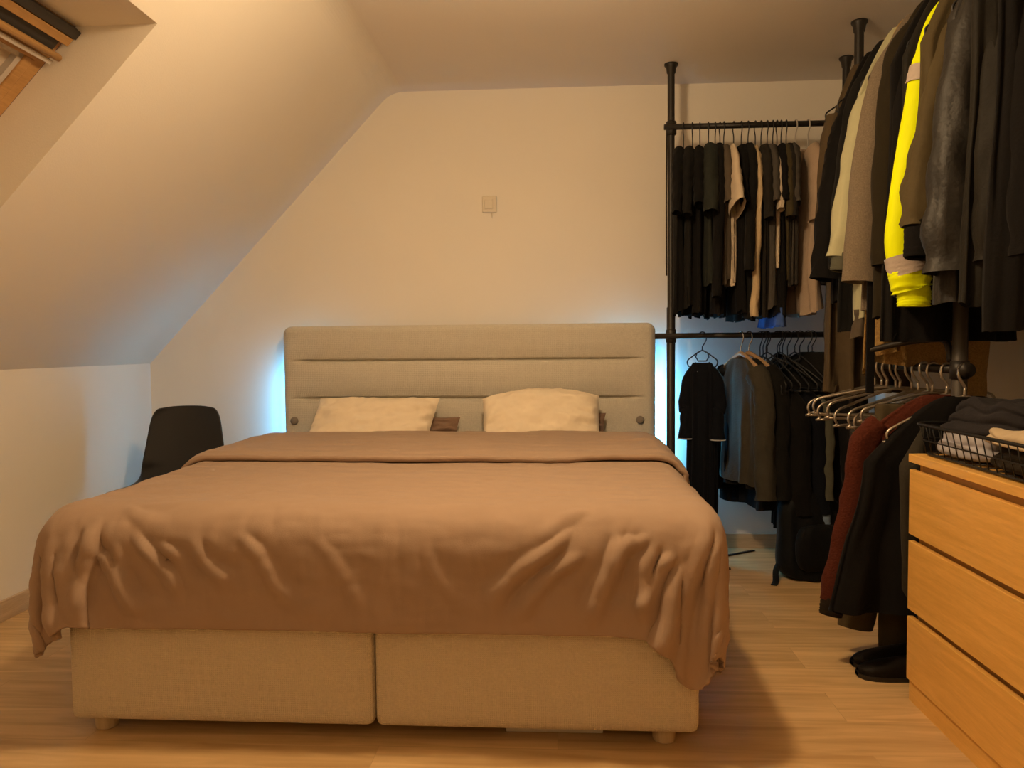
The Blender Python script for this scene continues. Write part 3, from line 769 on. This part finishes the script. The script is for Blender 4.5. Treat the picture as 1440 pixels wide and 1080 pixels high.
# --- side rack, upper rod -------------------------------------------------
G2 = 'coats on the upper side rod'; H2 = 'hangers on the upper side rod'
def coat(y, mat, label, sl, L, hk='black', name='coat', cat='coat', hw=.195, th=.05, seed=1., sh=-.235, rotz=0., **kw):
    """sl: left sleeve as world (x, z) points from shoulder to cuff."""
    r = kw.pop('r', (.075, .065)); sq = kw.pop('sq', .8); wr = kw.pop('wr', .007); smat = kw.pop('smat', None); fold = kw.pop('fold', .012)
    nz_ = kw.pop('neck', .015); kw2 = kw.pop('kw', 30); hem = kw.pop('hemvar', .012); flare = kw.pop('flare', 1.1); htxt = kw.pop('htxt'); right = kw.pop('right', None)
    hanger(hk, htxt, (SXR, y, SZ), rotz, H2, hw=.175, drop=.09)
    t = thing(name, label, cat, (SXR, y, SZ), rotz, G2)
    obj('body', body_mesh(hw, L, th, neckz=nz_, sh=sh, seed=seed, fold=fold, nw=.07, slope=1.25, hemvar=hem, flare=flare), K[mat], t)
    path = [(x - SXR, -.012 * k, z - SZ) for k, (x, z) in enumerate(sl)]
    out = [obj('sleeve', sleeve_mesh(path, r[0], r[1], seed, sq, wr, kw=kw2, n=26), K[smat or mat], t)]
    rp = [(-p[0] * .96, p[1] * .3, p[2]) for p in path] if right is None else right
    out.append(obj('sleeve', sleeve_mesh(rp, r[0] * .9, r[1], seed + 5, sq, wr, kw=kw2), K[smat or mat], t))
    return t, out, path, rp
def cuff_of(so, path, ln, r, sq, mat, name='cuff', seed=2., wr=.003):
    e = Vector(path[-1]); d = (e - Vector(path[-2])).normalized()
    return obj(name, sleeve_mesh([e - d * .015, e + d * ln * .5, e + d * ln], r, r * .9, seed, sq, wr), mat, so)

coat(3.38, 'trousers', 'long brown coat at the far end of the upper side rod above the silver hangers', [(1.20, 2.06), (1.17, 1.9), (1.15, 1.6), (1.15, 1.42)], 1.36, seed=4., th=.05, hw=.16, fold=.022, htxt='black hanger with the long brown coat', r=(.06, .05))
coat(3.24, 'black', 'black crinkled jacket behind the pale green bomber jacket', [(1.24, 2.07), (1.185, 1.95), (1.14, 1.75), (1.09, 1.37)], .98, seed=9., wr=.014, kw=60, htxt='black hanger with the black crinkled jacket', name='jacket', cat='jacket', hw=.18)
coat(3.12, 'black2', 'smooth black coat showing a sliver behind the pale green bomber', [(1.25, 2.12), (1.19, 2.0), (1.15, 1.7), (1.13, 1.4)], 1.10, seed=12., htxt='black hanger with the smooth black coat')
t, so, p, rp = coat(3.0, 'bomber', 'pale green bomber jacket with a ribbed cuff on the side rod', [(1.245, 2.085), (1.175, 1.97), (1.12, 1.72), (1.075, 1.43)], 1.06, seed=3., name='jacket', cat='jacket', wr=.010, r=(.068, .058), htxt='black hanger with the pale green bomber jacket', flare=1.0)
for s_, q in zip(so, (p, rp)): cuff_of(s_, q, .05, .048, .8, K['pale'])
obj('lining_hem', body_mesh(.198, 1.14, .055, neckz=-1.03, sh=-1.035, nw=.196, seed=3, fold=.01, z1=-1.13, hemvar=.012), K['taupe'], t)
t, so, p, rp = coat(2.885, 'wool', 'grey-brown tweed wool coat right of the pale green bomber', [(1.255, 2.145), (1.19, 2.03), (1.135, 1.75), (1.095, 1.33)], 1.03, seed=6., r=(.072, .070), wr=.003, htxt='black hanger with the grey-brown wool coat', sq=.75)
obj('belt', MB().box(-.225, -.198, -.078, -.070, -1.325, -.80), K['black'], t, smooth=False)
e = [(q[0] + .050, q[1] - .045, q[2]) for q in p[1:]]
obj('seam_ridge', MB().tube(smooth_path(e, 8), .006, 6), K['wool'], so[0])
coat(2.775, 'coatbrown', 'dark brown coat with a rounded shoulder, left of the yellow jacket', [(1.27, 2.17), (1.20, 2.08), (1.155, 1.75), (1.15, 1.38)], 1.06, seed=8., htxt='black hanger with the dark brown coat', r=(.07, .06), fold=.008)
t, so, p, rp = coat(2.70, 'black', 'long black coat with a low hem behind the yellow work jacket', [(1.27, 2.15), (1.21, 2.03), (1.18, 1.75), (1.19, 1.35)], 1.145, seed=15., htxt='black hanger with the long black coat', r=(.065, .055), hw=.205, flare=1.08, hemvar=.004)
t, so, p, rp = coat(2.62, 'jacket', 'fluorescent yellow work jacket with grey reflective bands', [(1.285, 2.225), (1.222, 2.09), (1.178, 1.88), (1.122, 1.50), (1.130, 1.335)], 1.0, seed=5., name='work_jacket', cat='jacket', r=(.046, .056), smat='hivis', htxt='black hanger with the fluorescent yellow work jacket', wr=.003)
P_ = [Vector(q) for q in p]
def band(so_, a, b, r, mat, nm):
    d = (b - a); obj(nm, sleeve_mesh([a, (a + b) / 2, b], r, r, 1., .82, .002), mat, so_)
band(so[0], P_[1] + (P_[2] - P_[1]) * .48, P_[1] + (P_[2] - P_[1]) * .73, .0605, K['reflect'], 'reflective_band')
band(so[0], P_[3] + (P_[4] - P_[3]) * .62, P_[4] + Vector((.012, 0, 0)), .0665, K['reflect'], 'reflective_band')
obj('cuff', sleeve_mesh([P_[4] + Vector((.005, 0, .008)), P_[4] + Vector((.015, 0, -.04)), P_[4] + Vector((.018, 0, -.052))], .063, .060, 2., .8, .007, kw=20), K['hivis'], so[0])
obj('cuff_tab', sleeve_mesh([P_[4] + Vector((.022, 0, -.045)), P_[4] + Vector((.024, 0, -.075)), P_[4] + Vector((.024, 0, -.105))], .050, .050, 3., .8, .004), K['hivis'], so[0])
t, so, p, rp = coat(2.50, 'oliveshell', 'olive brown shell jacket with a black knitted cuff, right of the yellow one', [(1.305, 2.17), (1.238, 2.04), (1.192, 1.85), (1.14, 1.62), (1.125, 1.465)], .86, seed=7., name='jacket', cat='jacket', r=(.068, .062), wr=.010, kw=44, htxt='black hanger with the olive brown shell jacket', hemvar=.005)
for s_, q in zip(so, (p, rp)): cuff_of(s_, q, .095, .056, .8, K['black'])
coat(2.335, 'leather', 'shiny black-brown leather jacket with creased sleeves on the side rod', [(1.275, 2.16), (1.215, 2.02), (1.165, 1.75), (1.14, 1.5), (1.135, 1.31)], 1.03, seed=2., name='jacket', cat='jacket', r=(.080, .078), wr=.014, kw=34, htxt='black hanger with the shiny leather jacket')
coat(2.20, 'jacket', 'dark matt jacket right of the shiny leather jacket', [(1.29, 2.15), (1.235, 2.02), (1.20, 1.75), (1.185, 1.5), (1.18, 1.33)], 1.05, seed=11., name='jacket', cat='jacket', r=(.062, .055), wr=.008, htxt='black hanger with the dark matt jacket')
coat(2.07, 'black', 'black coat nearest the camera at the right edge of the photo', [(1.29, 2.15), (1.235, 2.02), (1.21, 1.75), (1.20, 1.5), (1.20, 1.33)], 1.12, seed=13., r=(.065, .055), htxt='black hanger with the black coat nearest the camera')
# tan knit
t, so, p, rp = coat(2.93, 'tan', 'chunky tan knitted cardigan hanging below the coats', [(1.23, 2.05), (1.20, 1.85), (1.19, 1.5), (1.185, 1.2), (1.205, 1.075)], 1.23, seed=21., name='cardigan', cat='cardigan', hw=.17, th=.03, r=(.045, .040), sq=.7, htxt='black hanger with the tan knitted cardigan',
     right=[(.14, 0, -.27), (.17, -.01, -.45), (.195, -.02, -.85), (.205, -.02, -1.15), (.20, -.02, -1.36)], hemvar=.03)

# --- side rack, lower rod -------------------------------------------------
H3 = 'empty silver hangers on the lower side rod'
ords = ['farthest', 'second farthest', 'third farthest', 'fourth farthest', 'fifth farthest', 'sixth farthest', 'seventh farthest', 'eighth farthest', 'ninth farthest', 'tenth farthest']
ys = [3.30, 3.235, 3.17, 3.11, 3.05, 2.98, 2.92, 2.865]
sr = [(-.02, .02), (.10, .06), (-.22, -.03), (.22, .10), (.05, -.02), (.33, .13), (.12, .05), (.28, .17)]
for i, y in enumerate(ys):
    hanger('silver', 'empty silver tube hanger, %s of the row on the lower side rod' % ords[i], (SXR, y, SZL), 0, H3, hw=.262, drop=.06, side=-1, rot=(random.uniform(-.1, .1), -sr[i][1], sr[i][0]), loop=.030)
G3 = 'garments on the lower side rod'
def low(y, mat, label, name, cat, hl, hk='silver', **kw):
    hanger(hk, hl, (SXR, y, SZL), kw.get('rotz', 0), 'hangers carrying clothes on the lower side rod', hw=.24, drop=.11, side=-1)
    rz = kw.pop('rotz', 0)
    return garment(name, label, cat, K[mat], (SXR, y, SZL), rz, group=G3, **kw)
# corduroy trousers hung by the waist, two long legs
def trousers(y, label, zb, mat, hl, x=0):
    hanger('silver', hl, (SXR, y, SZL), 0, 'hangers carrying clothes on the lower side rod', hw=.24, drop=.06, side=-1)
    t = thing('trousers', label, 'trousers', (SXR, y, SZL), 0, G3)
    obj('waistband', body_mesh(.20, .22, .035, neckz=-.125, sh=-.14, nw=.185, seed=1, fold=.006, z1=-.26, hemvar=.002), K[mat], t)
    for (x0, x1, zz) in zb:
        obj('leg', sleeve_mesh([(x0, 0, -.22), ((x0 + x1) / 2, -.01, -.5), (x1, -.015, zz)], .105, .062, x0 * 9, .45, .006, kw=10), K[mat], t)
    return t
trousers(2.80, 'olive brown corduroy trousers hanging below the maroon cardigan', [(-.12, -.26, -.925), (.0, -.12, -1.0)], 'cord', 'silver hanger with the corduroy trousers')
low(2.70, 'maroon', 'maroon ribbed cardigan with a long sleeve beside the chest of drawers', 'cardigan', 'cardigan', 'silver hanger with the maroon cardigan', hw=.275, L=.75, th=.05, sleeve='long', sl_len=.56, r0=.05, r1=.052, outs=.10, sh=-.235, fold=.012, wr=.008, seed=3., cuff=.05, cuffmat=K['brown'])
t = low(2.585, 'black', 'black jacket in front of the maroon cardigan at the chest end', 'jacket', 'jacket', 'silver hanger with the black jacket in front of the maroon cardigan', hw=.315, L=.80, th=.05, sleeve=None, flare=1.33, sh=-.31, fold=.014, seed=8.)
obj('lapel', MB().grid([[(-.235 + .004 * a + .05 * b * (1 - .1 * a), -.072 - .006 * sin(3 * a), -.30 - .100 * a - .035 * b * (a - 2.5)) for b in (0, .5, 1, 1.5)] for a in (0, 1, 2, 3, 4)]), K['olivegrey'], t, solid=.004)
# shoes
def shoe(x, y, rz, label):
    t = thing('shoe', label, 'shoe', (x, y, 0), rz, 'pair of dark shoes')
    prof = [(-.13, .030, .062), (-.11, .036, .075), (-.06, .037, .07), (0, .042, .060), (.06, .047, .048), (.10, .045, .038), (.13, .034, .028), (.145, .012, .018)]
    obj('upper', MB().grid([[(px, hw * cos(a), .010 + hz * max(0, sin(a)) ** .7) for a in [PI * k / 12 for k in range(13)]] for px, hw, hz in prof]), K['shoe'], t, sub=1)
    obj('sole', MB().grid([[(px * 1.02, s * (hw + .004), z) for s, z in ((-1, .0), (-1, .014), (1, .014), (1, .0), (-1, 0))] for px, hw, hz in prof]), M['rack'], t, smooth=False)
shoe(1.165, 2.70, PI + .05, 'dark brown shoe on the floor, the farther of the pair beside the chest')
shoe(1.15, 2.60, PI - .05, 'dark brown shoe on the floor, the nearer of the pair beside the chest')

# --- rear rack, lower rod -------------------------------------------------
H4 = 'empty black hangers on the lower rear rod'; G4 = 'garments on the lower rear rod'
hanger('black', 'black hanger with the long navy robe near the left pole', (.735, FR, RZL), -.40, 'hangers carrying clothes on the lower rear rod', hw=.062, drop=.04, ext=-.012)
t = garment('robe', 'long navy-black robe with white piping at the sleeve, next to the left pole', 'robe', K['navy'], (.735, FR, RZL - .05), -.40, hw=.070, L=1.06, th=.05, sleeve='long', sl_len=.32, r0=.034, r1=.034, outs=.012, sh=-.15, nw=.045, seed=2., group=G4, fold=.014, sq=.8)
for s in (-1, 1):
    so = [c for c in t.children if c.name.startswith('sleeve')][0 if s < 0 else 1]
    obj('piping', MB().tube([(s * .082 + .037 * cos(a), -.02 + .032 * sin(a), -.468) for a in [2 * PI * k / 20 for k in range(20)]], .003, 6, closed=True), K['piping'], so)
obj('collar_piping', MB().tube([(.049 * cos(a), .034 * sin(a), -.112 - .018 * max(0, -sin(a))) for a in [2 * PI * k / 24 for k in range(24)]], .003, 6, closed=True), K['piping'], t)
wx = [(.925, -1.15, 'olivegrey', .70, 'long', 'olive-grey jacket on a wooden hanger on the lower rear rod', 'left wooden hanger, holding the olive-grey jacket', .036),
      (.965, -.95, 'black2', .72, 'long', 'black jacket right of the olive-grey one, on the right wooden hanger', 'right wooden hanger, holding a black jacket', .045)]
for x, rz, mt_, L, sl, lab, hl, th in wx:
    hanger('wood', hl, (x, FR, RZL), rz, 'wooden hangers on the lower rear rod', hw=.17, drop=.10, ext=.01)
    garment('jacket', lab, 'jacket', K[mt_], (x, FR, RZL - .03), rz, hw=.17, L=L, th=th, sleeve='long', sl_len=.56, r0=.058, r1=.052, outs=.05, sh=-.20, seed=x * 9, group=G4, fold=.012, sq=.85, wr=.009)
for x, rz, L, lab in ((1.055, -1.0, .66, 'black jacket in the middle of the lower rear rod, its hem the lowest there'), (1.115, -.85, .60, 'black jacket with a pale blue cuff on the lower rear rod')):
    hanger('black', 'black hanger with the ' + lab.split(' on the')[0].split(' in the')[0] + (' in the middle' if L > .63 else ''), (x, FR, RZL), rz, 'hangers carrying clothes on the lower rear rod', hw=.20, drop=.15)
    t = garment('jacket', lab, 'jacket', K['black' if L > .63 else 'navy'], (x, FR, RZL - .20), rz, hw=.185, L=L, th=.055, sleeve='long', sl_len=.50, r0=.066, r1=.055, outs=.05, sh=-.16, seed=x * 9, group=G4, fold=.012, sq=.85, nw=.05)
    if L < .63:
        so = [c for c in t.children if c.name.startswith('sleeve')][1]
        obj('cuff', sleeve_mesh([(.235, -.02, -.645), (.240, -.02, -.68), (.243, -.02, -.705)], .05, .046, 1, .8, .004), K['paleblue'], so)
hanger('black', 'black hanger with the pale grey-green shirt', (1.19, FR, RZL), -1.0, 'hangers carrying clothes on the lower rear rod', hw=.19, drop=.14)
garment('shirt', 'pale grey-green shirt left of the dark parka on the lower rear rod', 'shirt', K['pale'], (1.19, FR, RZL - .22), -1.05, hw=.18, L=.60, th=.03, sleeve='long', sl_len=.42, r0=.05, r1=.05, outs=.03, sh=-.15, seed=5., group=G4, nw=.05)
hanger('black', 'black hanger with the dark parka in the corner', (1.275, FR, RZL), -.8, 'hangers carrying clothes on the lower rear rod', hw=.19, drop=.08)
garment('parka', 'bulky black parka in the corner behind the silver hangers', 'jacket', K['black2'], (1.275, FR, RZL), -.85, hw=.20, L=.98, th=.075, sleeve='long', sl_len=.6, r0=.075, r1=.06, outs=.05, sh=-.19, seed=6., group=G4, fold=.016, sq=.85)
hpos = [(1.02, -1.3), (1.035, -1.1), (1.05, -1.35), (1.105, -.55), (1.13, -1.2), (1.155, -.8), (1.215, -.45), (1.255, -.7)]
for i, (x, rz) in enumerate(hpos):
    hanger('black', 'empty black plastic hanger, %s in the tangle on the lower rear rod' % ['leftmost', 'second from left', 'third from left', 'fourth from left', 'fifth from left', 'sixth from left', 'second from right', 'rightmost'][i], (x, FR, RZL), rz, H4, hw=.19, drop=.12, ext=random.uniform(.02, .045))

# backpack on the floor
bp = thing('backpack', 'black backpack slumped on the floor in the rear right corner', 'backpack', (1.20, 3.74, 0), .25)
Gp = []
for k in range(25):
    t = k / 24; z = .0 + .44 * t
    a = .17 * (max(0, 1 - (2 * t - .86) ** 4 * .55)) * (.8 if t < .03 else 1) * (1 if t < .9 else 1 - (t - .9) * 5)
    b = .11 * (1 - .45 * t) * (1 if t < .9 else 1 - (t - .9) * 5)
    Gp.append(ring(.03 * sin(t * 3), .04 * t, z, a, b, 40, 2.8, 3.1, .010, 5))
mb = MB().grid(Gp, True); mb.f.append(tuple(range(40))[::-1]); o_ = len(mb.v); mb.f.append(tuple(range(o_ - 40, o_)))
obj('bag_body', mb, K['pack'], bp, sub=1)
Gp = [ring(0, -.095 - .0, .05 + .22 * k / 10, .115 * (1 - .3 * abs(k / 5 - 1) ** 3), .045 * (1 - .5 * abs(k / 5 - 1) ** 3), 28, 2.6, 1., .004) for k in range(11)]
mb = MB().grid(Gp, True); mb.f.append(tuple(range(28))[::-1]); o_ = len(mb.v); mb.f.append(tuple(range(o_ - 28, o_)))
obj('front_pocket', mb, K['pack'], bp, sub=1)
def ribbon(pts, w, up=(0, 0, 1)):
    P = smooth_path(pts, 6); Gq = []
    for i, p in enumerate(P):
        t = (P[min(i + 1, len(P) - 1)] - P[max(i - 1, 0)]).normalized(); s = Vector(up).cross(t).normalized()
        Gq.append([p - s * w / 2, p + s * w / 2])
    return MB().grid(Gq)
obj('strap', ribbon([(-.13, .02, .08), (-.17, -.01, .04), (-.20, -.06, .006), (-.235, -.105, .004)], .028), K['pack'], bp, solid=.003)
obj('strap', ribbon([(.05, .06, .43), (.04, .03, .50), (.0, 0, .52), (-.03, .02, .44)], .03, (0, 1, 0)), K['pack'], bp, solid=.004)
o = obj('strap', ribbon([(.80, 4.02, .006), (.92, 4.10, .004), (1.06, 4.19, .004)], .022), K['pack'], solid=.003)
tag(o, 'thin black strap lying on the floor below the hanging jackets', 'strap')
o = obj('strap', ribbon([(.74, 3.86, .004), (.80, 3.85, .004), (.86, 3.84, .004)], .032), K['pack'], solid=.003)
tag(o, 'short end of a black strap poking out beside the duvet corner', 'strap')

# ------------------------------------------------------------------ basket and clothes on the chest
bk = thing('wire_basket', 'black wire basket full of clothes on the chest of drawers', 'basket', (0, 0, CH))
X0, X1, Y0, Y1, BH = 1.118, 1.52, 1.72, 2.425, .095
def rim(z, g): return [(X0 - g, Y0 - g, z), (X1 + g, Y0 - g, z), (X1 + g, Y1 + g, z), (X0 - g, Y1 + g, z)]
def rr(z, g, r=.05):
    out = []
    for (cx, cy, a0) in ((X1 + g - r, Y1 + g - r, 0), (X0 - g + r, Y1 + g - r, PI / 2), (X0 - g + r, Y0 - g + r, PI), (X1 + g - r, Y0 - g + r, 1.5 * PI)):
        out += [(cx + r * cos(a0 + PI / 2 * k / 5), cy + r * sin(a0 + PI / 2 * k / 5), z) for k in range(6)]
    return out
obj('top_rim', MB().tube(rr(BH, .02), .005, 8, closed=True), M['wire'], bk)
mb = MB(); mb.tube(rr(.007, 0), .004, 6, closed=True); mb.tube(rr(BH * .5, .011), .0022, 6, closed=True)
def side(a, b, n):
    for k in range(n + 1):
        t = k / n; p = [a[i] + (b[i] - a[i]) * t for i in range(2)]
        cx, cy = (X0 + X1) / 2, (Y0 + Y1) / 2
        q = [p[0] + (.02 if abs(p[0] - X1) < 1e-6 else -.02 if abs(p[0] - X0) < 1e-6 else 0), p[1] + (.02 if abs(p[1] - Y1) < 1e-6 else -.02 if abs(p[1] - Y0) < 1e-6 else 0)]
        mb.tube([(p[0], p[1], .007), (q[0], q[1], BH)], .0018, 5)
side((X0, Y0 + .03), (X0, Y1 - .03), 17); side((X0 + .03, Y1), (X1 - .03, Y1), 10); side((X1, Y0 + .03), (X1, Y1 - .03), 17); side((X0 + .03, Y0), (X1 - .03, Y0), 10)
for k in range(12):
    y = Y0 + .03 + (Y1 - Y0 - .06) * k / 11; mb.tube([(X0, y, .007), (X1, y, .007)], .0018, 5)
obj('mesh', mb, M['wire'], bk)
def heap(label, mat, cx, cy, z0, hx, hy, h, seed, name='sweatshirt', cat='clothing', rot=0., layers=3):
    """A loosely folded garment: a soft flattened pile with creases and layer edges."""
    G_ = []; n = 60
    prof = []
    for l in range(layers):
        z_a = h * l / layers; z_b = h * (l + 1) / layers; m = (z_b - z_a)
        s = 1 - .10 * l
        prof += [(z_a + m * .05, s * .96), (z_a + m * .3, s * 1.02), (z_a + m * .7, s * 1.0), (z_a + m * .97, s * .93)]
    prof += [(h * 1.02, .75), (h * 1.05, .5), (h * 1.06, .25), (h * 1.06, .02)]
    for z, s in [(0, .8)] + prof:
        row = []
        for j in range(n):
            t = 2 * PI * j / n; c, s_ = cos(t), sin(t)
            x = math.copysign(abs(c) ** .7, c) * hx * s; y = math.copysign(abs(s_) ** .7, s_) * hy * s
            w = .10 * fbm(c * 1.6 + seed, s_ * 1.6, z * 14)
            dz = .030 * fbm(x * 7 + seed, y * 7, 3) + .010 * fbm(x * 22, y * 22, seed)
            row.append((x * (1 + w), y * (1 + w), z + dz * min(1, z / h * 1.3)))
        G_.append(row)
    o = obj(name, MB().grid(G_, True), mat, sub=1)
    o.location = (cx, cy, z0); o.rotation_euler = (0, 0, rot); tag(o, label, cat, 'clothes heaped in the wire basket'); return o
zb = CH + .012
heap('pale grey and white shirt seen through the basket wires', K['whitegrey'], 1.235, 2.28, zb, .105, .135, .075, 2., 'shirt', layers=2)
heap('dark brown jumper low in the basket at the right', K['brown'], 1.255, 1.97, zb, .125, .175, .062, 5., 'jumper', layers=2)
heap('dark jumper at the wall side of the basket', K['black2'], 1.43, 2.08, zb, .09, .28, .16, 6., 'jumper')
heap('slate grey sweatshirt on top of the heap in the basket', K['slate'], 1.315, 2.24, zb + .068, .17, .22, .085, 7.7, rot=.1)
heap('black sweatshirt heaped behind the slate grey one', K['black'], 1.40, 2.02, zb + .10, .13, .25, .055, 9.1, layers=2)
heap('cream shirt with a rolled edge at the near end of the basket', K['creamcloth'], 1.185, 1.955, zb + .062, .062, .185, .038, 3.3, 'shirt', layers=2)

# ------------------------------------------------------------------ light
def lamp(name, kind, loc, e, col, size=None, rot=None, **k):
    l = bpy.data.lights.new(name, kind); l.energy = e; l.color = col
    if size is not None:
        if kind == 'AREA': l.size = size
        else: l.shadow_soft_size = size
    for a, b in k.items(): setattr(l, a, b)
    o = bpy.data.objects.new(name, l); C.objects.link(o); o.location = loc
    if rot: o.rotation_euler = rot
    return o
lamp('ceiling_lamp', 'POINT', (-.10, 2.12, 2.27), 47, (1, .70, .39), .07)
lamp('ceiling_spot', 'SPOT', (-.12, 2.10, 2.35), 40, (1, .70, .39), .07, (math.radians(12), 0, math.radians(70)), spot_size=math.radians(172), spot_blend=1.)

lamp('added_fill_light', 'POINT', (-.5, -.55, 2.0), 9, (1, .72, .42), .18)  # added warm fill behind the camera, brightens the shaded foot of the bed

w = bpy.data.worlds.new('World'); bpy.context.scene.world = w; w.use_nodes = True
w.node_tree.nodes['Background'].inputs[0].default_value = (.02, .03, .06, 1); w.node_tree.nodes['Background'].inputs[1].default_value = .3

# ------------------------------------------------------------------ camera
cam = bpy.data.cameras.new('Camera'); co = bpy.data.objects.new('Camera', cam); C.objects.link(co)
yaw, pitch, roll, f = .0564, -.0482, .0090, 1088.45
cam.sensor_width = 36; cam.lens = f * 36 / 1440; cam.clip_start = .05
cy, sy, cp, s_p, cr, s_r = cos(yaw), sin(yaw), cos(pitch), sin(pitch), cos(roll), sin(roll)
r_ = Vector((cy, sy, 0)); f_ = Vector((-sy, cy, 0)); u_ = Vector((0, 0, 1))
f2 = f_ * cp + u_ * s_p; u2 = u_ * cp - f_ * s_p
r3 = r_ * cr - u2 * s_r; u3 = u2 * cr + r_ * s_r
co.matrix_world = Matrix(((r3.x, u3.x, -f2.x, 0), (r3.y, u3.y, -f2.y, 0), (r3.z, u3.z, -f2.z, 1.1121), (0, 0, 0, 1)))
bpy.context.scene.camera = co
bpy.context.scene.view_settings.view_transform = 'Standard'
bpy.context.scene.view_settings.look = 'None'
bpy.context.scene.view_settings.exposure = 0
